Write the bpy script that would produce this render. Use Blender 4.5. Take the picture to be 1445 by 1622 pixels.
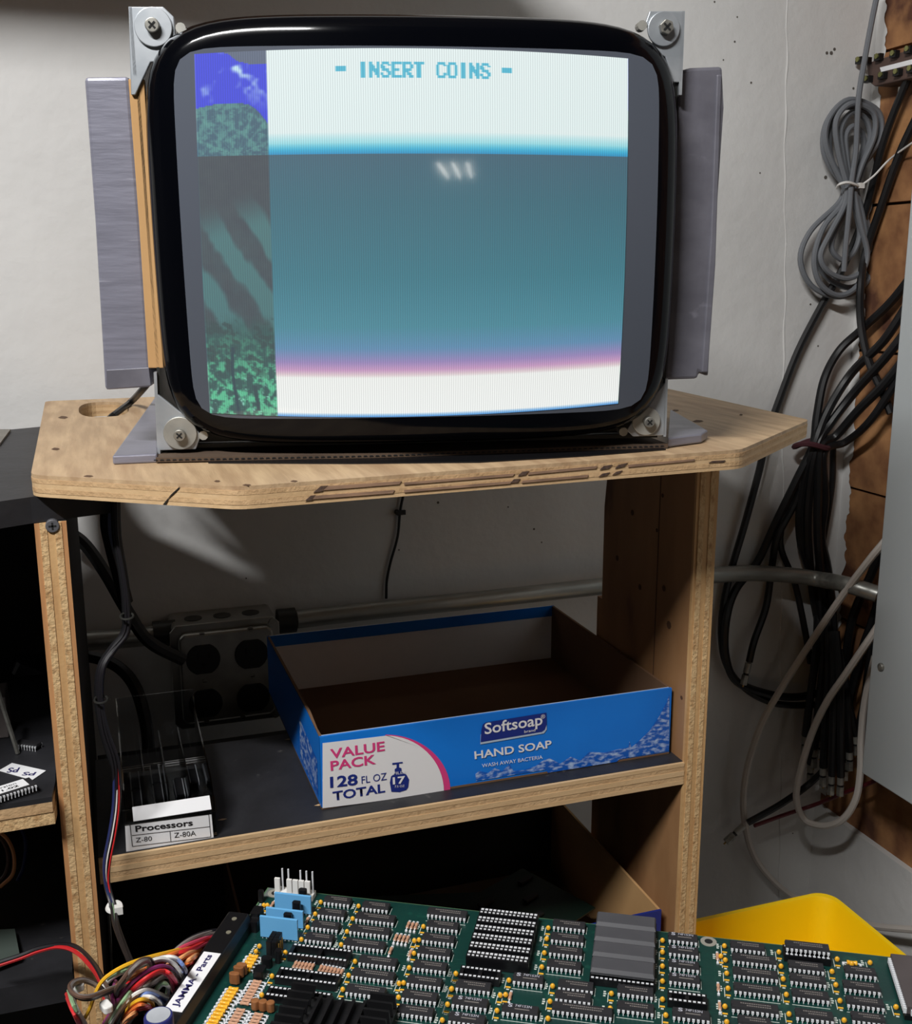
import bpy, bmesh, math, random
import numpy as np
from mathutils import Vector, Matrix
random.seed(7); rng = np.random.default_rng(7)
for o in list(bpy.data.objects): bpy.data.objects.remove(o)
scene = bpy.context.scene
COL = scene.collection

# ------------------------------------------------------------------ camera
FPX, IW, IH = 1704.74, 1445, 1622
CAMZ = 1.35                                   # camera height above the floor
YAW, PITCH, ROLL = [math.radians(a) for a in (18.829, 12.468, -0.129)]
cf = np.array([math.sin(YAW)*math.cos(PITCH), math.cos(YAW)*math.cos(PITCH), -math.sin(PITCH)])
cr = np.array([math.cos(YAW), -math.sin(YAW), 0.]); cu = np.cross(cr, cf)
cr, cu = math.cos(ROLL)*cr+math.sin(ROLL)*cu, -math.sin(ROLL)*cr+math.cos(ROLL)*cu
cam_d = bpy.data.cameras.new('camera'); cam = bpy.data.objects.new('camera', cam_d); COL.objects.link(cam)
cam_d.sensor_fit = 'HORIZONTAL'; cam_d.sensor_width = 36; cam_d.lens = FPX*36/IW
cam_d.clip_start = .01; cam_d.clip_end = 50
m = Matrix.Identity(4)
for i in range(3): m[i][0], m[i][1], m[i][2] = cr[i], cu[i], -cf[i]
m[2][3] = CAMZ
cam.matrix_world = m
scene.camera = cam

# ------------------------------------------------------------------ world, lamps, exposure
scene.view_settings.view_transform = 'Standard'; scene.view_settings.look = 'None'
scene.view_settings.exposure = 0.0; scene.view_settings.gamma = 1.0
scene.view_settings.use_curve_mapping = False
wd = bpy.data.worlds.new('world'); scene.world = wd; wd.use_nodes = True
wd.node_tree.nodes['Background'].inputs[0].default_value = (.80, .85, 1, 1)
wd.node_tree.nodes['Background'].inputs[1].default_value = .01
def area(name, loc, size, sy, power, target, color=(1, .995, .985)):
    l = bpy.data.lights.new(name, 'AREA'); l.shape = 'RECTANGLE'; l.size = size; l.size_y = sy
    l.energy = power; l.color = color
    o = bpy.data.objects.new(name, l); COL.objects.link(o); o.location = loc
    o.rotation_euler = (Vector(target)-Vector(loc)).to_track_quat('-Z', 'Y').to_euler()
    return o
area('ceiling_tube_light', (-.60, -.06, CAMZ+1.02), .62, .05, 34, (.1, .8, CAMZ-.4))

# ------------------------------------------------------------------ helpers
def ray(x, y): return cf+cr*(x-IW/2)/FPX-cu*(y-IH/2)/FPX
def onX(x, y, X): d = ray(x, y); p = d*X/d[0]; return Vector((p[0], p[1], p[2]+CAMZ))
def onY(x, y, Y): d = ray(x, y); p = d*Y/d[1]; return Vector((p[0], p[1], p[2]+CAMZ))
def onZ(x, y, Z): d = ray(x, y); p = d*Z/d[2]; return Vector((p[0], p[1], p[2]+CAMZ))  # Z relative to the lens
YW, XC = 1.30, 1.05                           # back wall, right wall
def onW(x, y, off):                           # a point just off the back wall or, past the corner, off the right wall
    p = onY(x, y, YW-off)
    return p if p.x < XC-off else onX(x, y, XC-off)

def lin(c):
    c = c/255.; return c/12.92 if c <= .04045 else ((c+.055)/1.055)**2.4
def L3(c): return (lin(c[0]), lin(c[1]), lin(c[2]), 1)

MATS = {}
def mat(name, c1, c2=None, scale=20, stretch=(1, 1, 1), rough=.6, metal=0, bump=0, bscale=60, bstretch=(1, 1, 1),
        coat=0, detail=5, c3=None, c3scale=8, c3lo=.6, c3hi=.7, spec=.5, lo=.35, hi=.65, bdist=.002):
    if name in MATS: return MATS[name]
    M = bpy.data.materials.new(name); M.use_nodes = True; nt = M.node_tree; N = nt.nodes; K = nt.links
    b = N['Principled BSDF']
    b.inputs['Base Color'].default_value = L3(c1); b.inputs['Roughness'].default_value = rough
    b.inputs['Metallic'].default_value = metal; b.inputs['Coat Weight'].default_value = coat
    b.inputs['Specular IOR Level'].default_value = spec
    tc = N.new('ShaderNodeTexCoord')
    def noise(sc, st, det=detail):
        mp = N.new('ShaderNodeMapping'); mp.inputs['Scale'].default_value = st
        K.new(tc.outputs['Object'], mp.inputs['Vector'])
        n = N.new('ShaderNodeTexNoise'); n.inputs['Scale'].default_value = sc; n.inputs['Detail'].default_value = det
        K.new(mp.outputs[0], n.inputs['Vector']); return n
    if c2:
        n = noise(scale, stretch)
        r = N.new('ShaderNodeValToRGB'); r.color_ramp.elements[0].position = lo; r.color_ramp.elements[1].position = hi
        r.color_ramp.elements[0].color = L3(c1); r.color_ramp.elements[1].color = L3(c2)
        K.new(n.outputs[0], r.inputs[0]); src = r.outputs[0]
        if c3:
            n3 = noise(c3scale, stretch); r3 = N.new('ShaderNodeValToRGB')
            r3.color_ramp.elements[0].position = c3lo; r3.color_ramp.elements[1].position = c3hi
            K.new(n3.outputs[0], r3.inputs[0])
            mx = N.new('ShaderNodeMixRGB'); mx.inputs[2].default_value = L3(c3)
            K.new(r3.outputs[0], mx.inputs[0]); K.new(src, mx.inputs[1]); src = mx.outputs[0]
        K.new(src, b.inputs['Base Color'])
    if bump:
        nb = noise(bscale, bstretch); bp = N.new('ShaderNodeBump'); bp.inputs['Strength'].default_value = bump
        bp.inputs['Distance'].default_value = bdist
        K.new(nb.outputs[0], bp.inputs['Height']); K.new(bp.outputs[0], b.inputs['Normal'])
    MATS[name] = M; return M
def emat(name, col, strength):
    M = bpy.data.materials.new(name); M.use_nodes = True; b = M.node_tree.nodes['Principled BSDF']
    b.inputs['Base Color'].default_value = L3(col); b.inputs['Emission Color'].default_value = L3(col)
    b.inputs['Emission Strength'].default_value = strength; return M

class MB:
    """collects boxes, prisms and tubes; build() links them as ONE mesh object"""
    def __init__(s): s.v = []; s.f = []
    def add(s, vs, fs):
        o = len(s.v); s.v += [tuple(p) for p in vs]; s.f += [tuple(i+o for i in f) for f in fs]; return s
    def box(s, lo, hi):
        x0, y0, z0 = lo; x1, y1, z1 = hi
        return s.add([(x0,y0,z0),(x1,y0,z0),(x1,y1,z0),(x0,y1,z0),(x0,y0,z1),(x1,y0,z1),(x1,y1,z1),(x0,y1,z1)],
                     [(3,2,1,0),(4,5,6,7),(0,1,5,4),(1,2,6,5),(2,3,7,6),(3,0,4,7)])
    def cbox(s, c, sz, M=None, ch=0):          # centred box, optional 3x3 frame, optional chamfer of the vertical edges
        a, b, h = sz[0]/2, sz[1]/2, sz[2]/2
        pr = [(-a,-b),(a,-b),(a,b),(-a,b)] if not ch else [(-a+ch,-b),(a-ch,-b),(a,-b+ch),(a,b-ch),(a-ch,b),(-a+ch,b),(-a,b-ch),(-a,-b+ch)]
        n = len(pr); vs = [Vector((x,y,-h)) for x,y in pr]+[Vector((x,y,h)) for x,y in pr]
        if M is not None: vs = [M @ p for p in vs]
        vs = [p+Vector(c) for p in vs]
        return s.add(vs, [tuple(range(n-1,-1,-1)), tuple(range(n,2*n))]+[(i,(i+1)%n,n+(i+1)%n,n+i) for i in range(n)])
    def prism(s, poly, d):                     # planar outline pushed along d
        d = Vector(d); P = [Vector(p) for p in poly]; n = len(P)
        return s.add(P+[p+d for p in P], [tuple(range(n-1,-1,-1)), tuple(range(n,2*n))]+[(i,(i+1)%n,n+(i+1)%n,n+i) for i in range(n)])
    def tube(s, pts, r, n=8, sub=6, cap=True):
        P = spline(pts, sub) if sub > 1 else [Vector(p) for p in pts]
        t0 = (P[1]-P[0]).normalized(); up = t0.orthogonal().normalized(); rings = []
        for i, p in enumerate(P):
            t = (P[min(i+1,len(P)-1)]-P[max(i-1,0)]).normalized()
            up = (up-t*up.dot(t)).normalized(); sd = t.cross(up)
            rr = r[min(i,len(r)-1)] if isinstance(r, (list,tuple)) else r
            rings.append([p+(up*math.cos(2*math.pi*k/n)+sd*math.sin(2*math.pi*k/n))*rr for k in range(n)])
        fs = []
        for i in range(len(P)-1):
            for k in range(n): fs.append((i*n+k, i*n+(k+1)%n, (i+1)*n+(k+1)%n, (i+1)*n+k))
        if cap: fs += [tuple(range(n-1,-1,-1)), tuple((len(P)-1)*n+k for k in range(n))]
        return s.add([p for R in rings for p in R], fs)
    def cyl(s, a, b, r, n=16, r2=None):
        a, b = Vector(a), Vector(b); t = (b-a).normalized(); u = t.orthogonal().normalized(); w = t.cross(u)
        r2 = r if r2 is None else r2
        vs = [a+(u*math.cos(2*math.pi*k/n)+w*math.sin(2*math.pi*k/n))*r for k in range(n)]+[b+(u*math.cos(2*math.pi*k/n)+w*math.sin(2*math.pi*k/n))*r2 for k in range(n)]
        return s.add(vs, [tuple(range(n-1,-1,-1)), tuple(range(n,2*n))]+[(i,(i+1)%n,n+(i+1)%n,n+i) for i in range(n)])
    def mesh(s, name, m, smooth=False):
        me = bpy.data.meshes.new(name); me.from_pydata(s.v, [], s.f); me.validate()
        if m: me.materials.append(m)
        bm = bmesh.new(); bm.from_mesh(me); bmesh.ops.recalc_face_normals(bm, faces=bm.faces); bm.to_mesh(me); bm.free()
        if smooth: smooth_mesh(me)
        return me
    def build(s, name, m, parent=None, smooth=False, bevel=0):
        o = Vector((0,0,0))
        if parent is not None: o = origin(parent)
        elif s.v:
            a = np.array([tuple(p) for p in s.v]); o = Vector(((a[:,0].min()+a[:,0].max())/2, (a[:,1].min()+a[:,1].max())/2, a[:,2].min()))
        s.v = [tuple(Vector(p)-o) for p in s.v]
        ob = link(name, s.mesh(name, m, smooth), parent)
        if parent is None: ob.location = o
        if bevel:
            b = ob.modifiers.new('bevel', 'BEVEL'); b.width = bevel; b.segments = 2; b.limit_method = 'ANGLE'
        return ob
def smooth_mesh(me, ang=40):
    me.polygons.foreach_set('use_smooth', [True]*len(me.polygons))
    try: me.set_sharp_from_angle(angle=math.radians(ang))
    except Exception: pass
def origin(p):                                 # world origin of a thing whose parts are given in world coordinates
    o = Vector((0,0,0))
    while p is not None: o = o+p.location; p = p.parent
    return o
def link(name, data, parent=None):
    o = bpy.data.objects.new(name, data); COL.objects.link(o)
    if parent is not None: o.parent = parent
    return o
def spline(pts, sub):
    P = [Vector(p) for p in pts]
    if len(P) < 3: return P
    Q = [P[0]*2-P[1]]+P+[P[-1]*2-P[-2]]; out = []
    for i in range(1, len(Q)-2):
        a, b, c, d = Q[i-1:i+3]
        for k in range(sub):
            t = k/sub
            out.append(.5*((2*b)+(c-a)*t+(2*a-5*b+4*c-d)*t*t+(3*b-a-3*c+d)*t**3))
    return out+[P[-1]]
def tag(o, label, cat, group=None):
    o['label'] = label; o['category'] = cat
    if group: o['group'] = group
    return o
def thing(name, loc, label, cat, group=None):
    e = link(name, None); e.location = Vector(loc); e.empty_display_size = .02
    return tag(e, label, cat, group)
def struct(o): o['kind'] = 'structure'; return o
def stuff(o): o['kind'] = 'stuff'; return o

TXT = {}
def text_mesh(s, m, bold=0.0):
    k = (s, m.name, bold)
    if k in TXT: return TXT[k].copy()
    c = bpy.data.curves.new('t', 'FONT'); c.body = s; c.size = 1; c.offset = bold; c.resolution_u = 3
    o = bpy.data.objects.new('t', c); COL.objects.link(o)
    dg = bpy.context.evaluated_depsgraph_get(); dg.update()
    me = bpy.data.meshes.new_from_object(o.evaluated_get(dg)); bpy.data.objects.remove(o)
    me.materials.clear(); me.materials.append(m)
    a = np.zeros(len(me.vertices)*3); me.vertices.foreach_get('co', a); a = a.reshape(-1, 3)
    a -= a.min(0); mx = a.max(0); a[:,0] /= mx[0]; a[:,1] /= mx[1]; a[:,2] = 0
    me.vertices.foreach_set('co', a.ravel()); TXT[k] = me
    return me.copy()
def text_at(name, s, m, bl, br, tl, parent, lift=Vector((0,0,0)), bold=0.0):
    """letters filling the quad given by three world points (bottom left, bottom right, top left)"""
    me = text_mesh(s, m, bold); o = origin(parent)
    bl, br, tl = Vector(bl)+lift-o, Vector(br)+lift-o, Vector(tl)+lift-o
    a = np.zeros(len(me.vertices)*3); me.vertices.foreach_get('co', a); a = a.reshape(-1, 3)
    X = np.array(br-bl); Y = np.array(tl-bl)
    a = np.array(bl)+a[:,:1]*X+a[:,1:2]*Y
    me.vertices.foreach_set('co', a.ravel()); me.update()
    return link(name, me, parent)
def flat(name, m, pts, parent):                # a thin flat print given as world polygon
    return MB().add([Vector(p) for p in pts], [tuple(range(len(pts)))]).build(name, m, parent)

# ------------------------------------------------------------------ materials
m_wall = mat('painted_concrete', (206,205,203), (222,221,219), 2.5, rough=.75, bump=.32, bscale=34, bdist=.005, detail=9)
m_brown = mat('bare_clay_block', (118,76,48), (182,132,86), 16, rough=.85, bump=.8, bscale=40, c3=(92,56,38), c3scale=11, c3lo=.52, c3hi=.66)
m_mortar = mat('old_mortar', (74,56,44), (96,76,60), 30, rough=.9)
m_floor = mat('grey_concrete_floor', (96,94,92), (120,118,115), 4, rough=.85)
m_ceil = mat('dusty_ceiling', (96,90,82), (120,112,100), 5, rough=.9)
m_roomwall = mat('dim_room_wall', (70,69,68), (80,79,78), 3, rough=.9)
m_veneer = mat('birch_veneer', (180,150,116), (206,176,138), 9, (14,1.6,10), rough=.55, bump=.15, bscale=60, bstretch=(8,.6,8), c3=(164,129,96), c3scale=3.0, c3lo=.55, c3hi=.8)
m_plyL = mat('ply_edge_light', (216,183,140), (206,171,127), 12, (1.2,12,14), rough=.65, bump=.2, bscale=200)
m_plyD = mat('ply_edge_dark', (208,173,130), (190,154,112), 60, (.5,1.5,1.5), rough=.75, bump=.5, bscale=260)
m_plyLz = mat('ply_edge_light_upright', (212,172,120), (196,152,102), 12, (12,12,1.2), rough=.65, bump=.2, bscale=200)
m_plyDz = mat('ply_edge_rough_upright', (214,180,132), (184,144,98), 200, (1,1,.6), rough=.8, bump=.7, bscale=330, lo=.45, hi=.66)
m_plyOut = mat('ply_edge_outer_red', (200,148,98), (182,130,84), 14, (12,12,1.2), rough=.7)
m_panel = mat('worn_panel_face', (166,124,84), (142,102,66), 5, (8,4,1.4), rough=.6, bump=.15, bscale=50, c3=(106,74,48), c3scale=5, c3lo=.62, c3hi=.72)
m_black = mat('black_painted_board', (32,32,35), (43,43,47), 25, rough=.55, bump=.15, bscale=120, c3=(78,76,74), c3scale=60, c3lo=.68, c3hi=.76)
m_dark = mat('near_black_wood', (22,21,21), (30,28,27), 12, rough=.8)
m_blackgloss = mat('crt_black_glass', (5,6,10), rough=.10, spec=.2)
m_phos = mat('dark_phosphor_glass', (84,89,99), rough=.10, spec=.4)
m_tape = mat('silver_duct_tape', (140,140,154), (126,126,139), 12, (2,2,26), rough=.38, metal=.25, bump=.12, bscale=30, bstretch=(2,2,12), c3=(178,178,190), c3scale=10, c3lo=.66, c3hi=.78)
m_tapeD = mat('grey_duct_tape', (112,111,120), (98,97,106), 9, (3,3,5), rough=.45, metal=.1, bump=.5, bscale=14, bstretch=(3,3,1.2), c3=(134,133,144), c3scale=12, c3lo=.66, c3hi=.78)
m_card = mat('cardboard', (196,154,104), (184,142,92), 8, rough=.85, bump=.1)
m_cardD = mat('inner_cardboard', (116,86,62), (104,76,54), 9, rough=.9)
m_zinc = mat('zinc_plate', (190,194,198), (164,170,176), 30, rough=.42, metal=.55, bump=.05)
m_zincD = mat('tarnished_zinc', (180,178,170), (158,157,151), 60, rough=.45, metal=.5)
m_bolt = mat('dull_bolt', (170,168,160), (130,128,122), 90, rough=.4, metal=.7)
m_recess = mat('dark_recess', (20,20,20), rough=.8)
m_steel = mat('dark_chassis_steel', (58,58,54), (46,46,44), 20, rough=.45, metal=.4)
m_emt = mat('conduit_steel', (172,172,166), (142,142,136), 12, (1,8,8), rough=.38, metal=.65)
m_boxsteel = mat('outlet_box_steel', (172,170,164), (146,144,138), 25, rough=.35, metal=.7)
m_bakelite = mat('black_receptacle', (16,16,17), rough=.45)
m_cable = mat('black_cable', (22,22,24), rough=.42)
m_cableg = mat('grey_cable', (112,115,120), rough=.5)
m_cablew = mat('white_cable', (206,198,190), rough=.45)
m_white = mat('white_plastic', (232,230,226), rough=.4)
m_cab = mat('cabinet_grey_paint', (186,192,194), (180,186,188), 2, rough=.45)
m_yellow = mat('yellow_plastic', (250,205,8), rough=.35)
m_blue = mat('carton_blue', (22,126,224), (14,108,206), 5, rough=.35)
m_blueD = mat('carton_navy', (28,46,128), rough=.4)
m_cwhite = mat('carton_white', (236,234,234), rough=.5)
m_pink = mat('carton_pink', (222,64,130), rough=.45)
m_silver = mat('printed_silver', (180,196,214), rough=.4)
m_splash = mat('printed_water_splash', (24,92,186), (196,216,242), 130, (1,1,2.2), rough=.35, lo=.46, hi=.72, detail=8)
m_paper = mat('white_paper', (238,238,240), rough=.7)
m_ink = mat('black_ink', (24,22,26), rough=.7)
m_inkb = mat('navy_ink', (38,32,92), rough=.7)
m_pcb = mat('green_solder_mask', (13,50,46), (18,60,54), 30, rough=.33, bump=.05, bscale=300, c3=(22,70,60), c3scale=60, c3lo=.6, c3hi=.64, spec=.5)
m_pcbedge = mat('board_edge', (96,128,92), (80,112,80), 60, rough=.6)
m_chip = mat('chip_plastic', (38,37,40), (46,45,48), 40, rough=.55)
m_chipg = mat('chip_sheen_plastic', (78,78,82), (70,70,74), 30, rough=.5)
m_sock = mat('socket_black', (14,14,17), rough=.4)
m_pin = mat('tinned_pin', (238,240,244), rough=.35, metal=.15)
m_mark = mat('chip_marking', (118,112,108), rough=.7)
m_markw = mat('white_marking', (176,176,186), rough=.7)
m_silk = mat('silkscreen_white', (206,214,206), rough=.6)
m_ycap = mat('yellow_bead', (236,170,34), (244,186,60), 200, rough=.3)
m_res = mat('resistor_tan', (214,170,140), (190,140,112), 500, rough=.4)
m_brcap = mat('brown_cap', (150,98,58), (132,84,50), 200, rough=.4)
m_bhyb = mat('light_blue_module', (106,176,226), rough=.45)
m_gold = mat('gold_pin', (176,140,70), rough=.35, metal=.7)
m_brownbar = mat('brown_terminal_bar', (92,72,64), (80,62,56), 40, rough=.6)
m_brass = mat('brass_screw', (150,150,96), rough=.35, metal=.7)
m_hs = mat('black_anodised', (22,22,24), rough=.42, metal=.3)
m_clear = bpy.data.materials.new('clear_acrylic'); m_clear.use_nodes = True
_n = m_clear.node_tree.nodes; _k = m_clear.node_tree.links; _n.remove(_n['Principled BSDF'])
_t = _n.new('ShaderNodeBsdfTransparent'); _g = _n.new('ShaderNodeBsdfGlossy'); _x = _n.new('ShaderNodeMixShader'); _f = _n.new('ShaderNodeFresnel')
_t.inputs[0].default_value = (.86, .87, .88, 1); _g.inputs[1].default_value = .06; _f.inputs[0].default_value = 1.5
_k.new(_f.outputs[0], _x.inputs[0]); _k.new(_t.outputs[0], _x.inputs[1]); _k.new(_g.outputs[0], _x.inputs[2])
_k.new(_x.outputs[0], _n['Material Output'].inputs[0])
WIRE = {k: mat('wire_'+k, c, rough=.4) for k, c in dict(red=(206,40,44), yellow=(232,176,40), orange=(226,116,52), white=(226,224,218),
        grey=(128,120,116), brown=(96,72,60), purple=(140,52,110), green=(150,184,140), blue=(120,146,206), black=(26,24,28), pink=(214,72,100),
        peach=(232,160,104), navy=(40,48,96)).items()}

# ================================================================== THE SETTING
Zc = lambda z: z+CAMZ
# back wall with a raised form seam and small pits
w = struct(MB().box((-1.6, YW, 0), (XC+.12, YW+.12, 2.5)).build('wall_back', m_wall))
seam = []
for i in range(60):
    y = -30+i*26
    p = onY(1246-5.5*i/59*1.0 - 20*max(0,(i-8))/51*.3, y, YW); seam.append((p.x+.0012*math.sin(i*1.7)+.0012*math.sin(i*.43), YW, p.z))
seam = [p for p in seam if p[2] > .3]
o = MB().tube(seam, [.0007+.0009*abs(math.sin(i*.31))*abs(math.sin(i*.07)) for i in range(400)], 6, 3).build('form_seam', m_wall, w)
for (x, y, r) in [(1164,66,3.2),(1190,131,3.4),(1308,281,6),(1352,140,4),(1204,274,2.6),(1132,3,3),(1168,27,2.6),(1146,95,2.4),(1284,482,3.4),(1296,548,3),(1310,84,5),(1322,78,5),(846,838,3.5),(694,796,4),(805,803,2.6),(632,871,2.6),(858,859,2.6),(390,916,2.4),(1256,1320,2.6),(1317,84,6)]:
    p = onY(x, y, YW)
    MB().cyl(p+Vector((0,.002,0)), p-Vector((0,.0004,0)), r*.00042, 9).build('pit', mat('pit_shade', (92,86,80), rough=.9), w)
# right wall: clay blocks above, painted footing below
zb = Zc(-.822)
w = struct(MB().box((XC+.014, -5.0, 0), (XC+.12, YW, 2.5)).build('wall_right', m_mortar))
MB().box((XC-.006, -5.0, 0), (XC+.014, YW, zb)).build('painted_footing', m_wall, w)
bl = MB().box((0,0,0), (.016,.262,.196)).mesh('brick', m_brown)
bh = MB().box((0,0,0), (.016,.128,.196)).mesh('brick_half', m_brown)
rows = [Zc(-.306)+.2*k for k in range(-2, 7)]
for r_i, z in enumerate(rows):
    if z < zb: z = zb+.004
    y = YW-.012-(.128+.006 if r_i % 2 else 0)
    if r_i % 2:
        b = link('brick', bh, w); b.location = Vector((XC, YW-.012-.128, z))-w.location
    k = 0
    while y > -.2:
        b = link('brick', bl, w); b.location = Vector((XC+rng.uniform(-.001,.001), y-.262, z))-w.location; y -= .268; k += 1
MB().box((XC+.004, -5.0, zb), (XC+.014, YW, rows[0])).build('lower_course', m_brown, w)
# paint that ran over the corner onto the blocks
rag = []
for i in range(320):
    z = Zc(-.8)+i*.005
    rag.append((YW, z)); 
pv = []; pf = []
for i, (y, z) in enumerate(rag):
    d = .016+.003*math.sin(i*.35)+.002*math.sin(i*1.1+1)+.004*rng.random()
    pv += [(XC-.0015, YW, z), (XC-.0015, YW-max(.004, d), z)]
for i in range(len(rag)-1): pf.append((2*i, 2*i+1, 2*i+3, 2*i+2))
MB().add(pv, pf).build('paint_overrun', m_wall, w)
struct(MB().box((-1.72, -5.0, 0), (-1.6, YW+.12, 2.5)).build('wall_left', m_roomwall))
struct(MB().box((-1.72, -5.12, 0), (XC+.12, -5.0, 2.5)).build('wall_front', m_roomwall))
struct(MB().box((-1.72, -5.12, -.1), (XC+.12, YW+.12, 0)).build('floor', m_floor))
struct(MB().box((-1.72, -5.12, 2.5), (XC+.12, YW+.12, 2.6)).build('ceiling', m_ceil))

fx = thing('ceiling_fixture', (-.10,-4.1,2.14), 'white ceiling fixture with three fluorescent tubes reflected in the monitor glass', 'lamp')
MB().box((-.4,-4.7,2.16),(.15,-3.5,2.21)).build('housing', m_white, fx)
for x in (-.35,.1): MB().cyl((x,-4.1,2.21),(x,-4.1,2.499),.006,8).build('hanger', m_bolt, fx)
for k in range(3): MB().cyl((-.30+.17*k,-4.65,2.14),(-.30+.17*k,-3.55,2.14),.016,12).build('tube', emat('lit_tube',(255,250,240),14), fx)
# unseen shelf added above the picture; its front edge throws the shade across the top of the wall
osh = thing('added_shade_shelf', (-.6,1.15,Zc(.4165)), 'unseen shelf added above the monitor to shade the top of the back wall', 'shelf')
MB().box((-1.55,1.0,Zc(.4165)),(.37,YW-.0005,Zc(.4355))).build('added_shelf_board', m_panel, osh)
for x in (-1.3,-.5,.25): MB().prism([(x,YW-.001,Zc(.4165)),(x,YW-.001,Zc(.52)),(x,1.02,Zc(.4365)),(x,1.02,Zc(.436)),(x,YW-.012,Zc(.436)),(x,YW-.012,Zc(.4165))],(.02,0,0)).build('added_shelf_bracket', m_steel, osh)
# ================================================================== TABLE TOP (plywood with a slot hole)
TZ = Zc(-.1352); TT = .0155
out = [onZ(48,752,-.1352), onZ(377,771,-.1352), onZ(1175,712,-.1352), onZ(1283,665,-.1352), Vector((.668,1.285,TZ)), Vector((-.046,1.262,TZ))]
out = [Vector((p.x,p.y,0)) for p in out]
def rounded(poly, r, seg=4):
    res = []; n = len(poly)
    for i in range(n):
        a, b, c = poly[i-1], poly[i], poly[(i+1)%n]
        d1 = (a-b).normalized(); d2 = (c-b).normalized(); p, q = b+d1*r, b+d2*r
        for k in range(seg+1):
            t = k/seg; res.append(p*(1-t)**2+b*2*t*(1-t)+q*t*t)
    return res
def ply_layer(outer, hole, z0, z1, name, m, parent):
    bm = bmesh.new()
    def loop(P, z): return [bm.verts.new((p.x, p.y, z)) for p in P]
    for z in (z0, z1):
        es = []
        for P in (outer, hole):
            vs = loop(P, z); es += [bm.edges.new((vs[i], vs[(i+1)%len(vs)])) for i in range(len(vs))]
        bmesh.ops.triangle_fill(bm, edges=es, use_beauty=True)
    for P in (outer, hole):
        a, b = loop(P, z0), loop(P, z1)
        for i in range(len(P)): bm.faces.new((a[i], a[(i+1)%len(P)], b[(i+1)%len(P)], b[i]))
    bmesh.ops.remove_doubles(bm, verts=bm.verts, dist=1e-5)
    bmesh.ops.recalc_face_normals(bm, faces=bm.faces)
    o = origin(parent); bmesh.ops.translate(bm, verts=bm.verts, vec=-o)
    me = bpy.data.meshes.new(name); bm.to_mesh(me); bm.free(); me.materials.append(m)
    return link(name, me, parent)
table = thing('plywood_table_top', (.3, .98, TZ-TT), 'pale plywood table top with clipped corners under the monitor', 'table top')
hc = Vector((.0135, 1.166, 0))
hole = [hc+Vector((.0245*math.copysign(abs(math.cos(t))**.7, math.cos(t)), .066*math.copysign(abs(math.sin(t))**.8, math.sin(t)), 0)) for t in [2*math.pi*k/36 for k in range(36)]]
cen = Vector((.31, .98, 0))
def inset(P, d): return [p+(cen-p).normalized()*d for p in P]
zs = [0, .0028, .006, .0095, .0125, TT]
ins = [.0004, .0001, .0002, .0, .0003]
for k in range(5):
    P = rounded(inset(out, ins[k]), .010)
    ply_layer(P, hole, TZ-TT+zs[k], TZ-TT+zs[k+1], 'ply', [m_plyL, m_plyD, m_plyL, m_plyD, m_veneer][k], table)
# dark voids and knots in the front edge and marks on the top
def edge_pt(x, y):                             # point on the long front edge
    a, b = out[1], out[2]; d = ray(x, y); n = Vector((-(b-a).y, (b-a).x, 0)).normalized()
    t = n.dot(a)/(d[0]*n.x+d[1]*n.y); return Vector((d[0]*t, d[1]*t, d[2]*t+CAMZ))-n*.0006
m_void = mat('dark_void', (66,50,46), (98,76,62), 300, rough=.9); m_streak = mat('stained_ply', (166,132,106), (126,100,82), 120, (.4,2,2), rough=.9)
for v, m_ in [([(490,791),(500,785),(625,776),(622,781)],m_streak),([(505,777),(516,770),(636,762),(632,767)],m_streak),([(640,776),(810,762),(808,766),(640,780)],m_streak),([(640,764),(815,750),(812,754),(640,768)],m_streak),
              ([(828,761),(932,752),(930,756),(826,765)],m_streak),([(838,748),(946,738),(944,742),(836,752)],m_streak),([(995,736),(1100,727),(1100,730),(995,740)],m_streak),
              ([(483,793),(492,785),(500,784),(494,792)],m_void),([(496,780),(508,770),(520,769),(510,778)],m_void),([(808,765),(814,759),(824,758),(820,764)],m_void),([(820,754),(827,747),(838,746),(832,752)],m_void),
              ([(950,744),(956,738),(970,736),(964,742)],m_void),([(974,742),(980,736),(994,733),(988,739)],m_void),([(948,755),(954,750),(966,748),(960,753)],m_void),([(970,752),(976,747),(986,745),(980,750)],m_void),([(1122,733),(1128,730),(1149,729),(1146,732)],m_void)]:
    MB().prism([edge_pt(*p) for p in v], (0,.0004,0)).build('edge_void', m_, table)
for (x, y, w_, h_) in [(100,661,8,2.2),(88,711,7,2),(140,754,8,1.5),(344,762,5,1.6),(391,768,7,1.5),(1106,667,9,2),(1070,650,6,1.4),(1174,657,3,1.5),(466,762,6,1.5)]:
    p = [onZ(x+dx*w_, y+dy*h_, -.1350) for dx, dy in ((-1,.2),(-.3,-1),(.6,-.7),(1,.1),(.3,1),(-.5,.8))]
    flat('knot', mat('knot_mark', (96,70,50), rough=.8), p, table)
crk = [edge_pt(0,0)]
a, b = out[0], out[1]
def edge_l(x, y):
    d = ray(x, y); n = Vector((-(b-a).y, (b-a).x, 0)).normalized(); t = n.dot(a)/(d[0]*n.x+d[1]*n.y)
    return Vector((d[0]*t, d[1]*t, d[2]*t+CAMZ))-n*.0007
MB().prism([edge_l(*p) for p in ((259,799),(272,783),(286,770),(284,774),(268,789),(262,800))], (0,.0004,0)).build('crack', m_recess, table)

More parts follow.
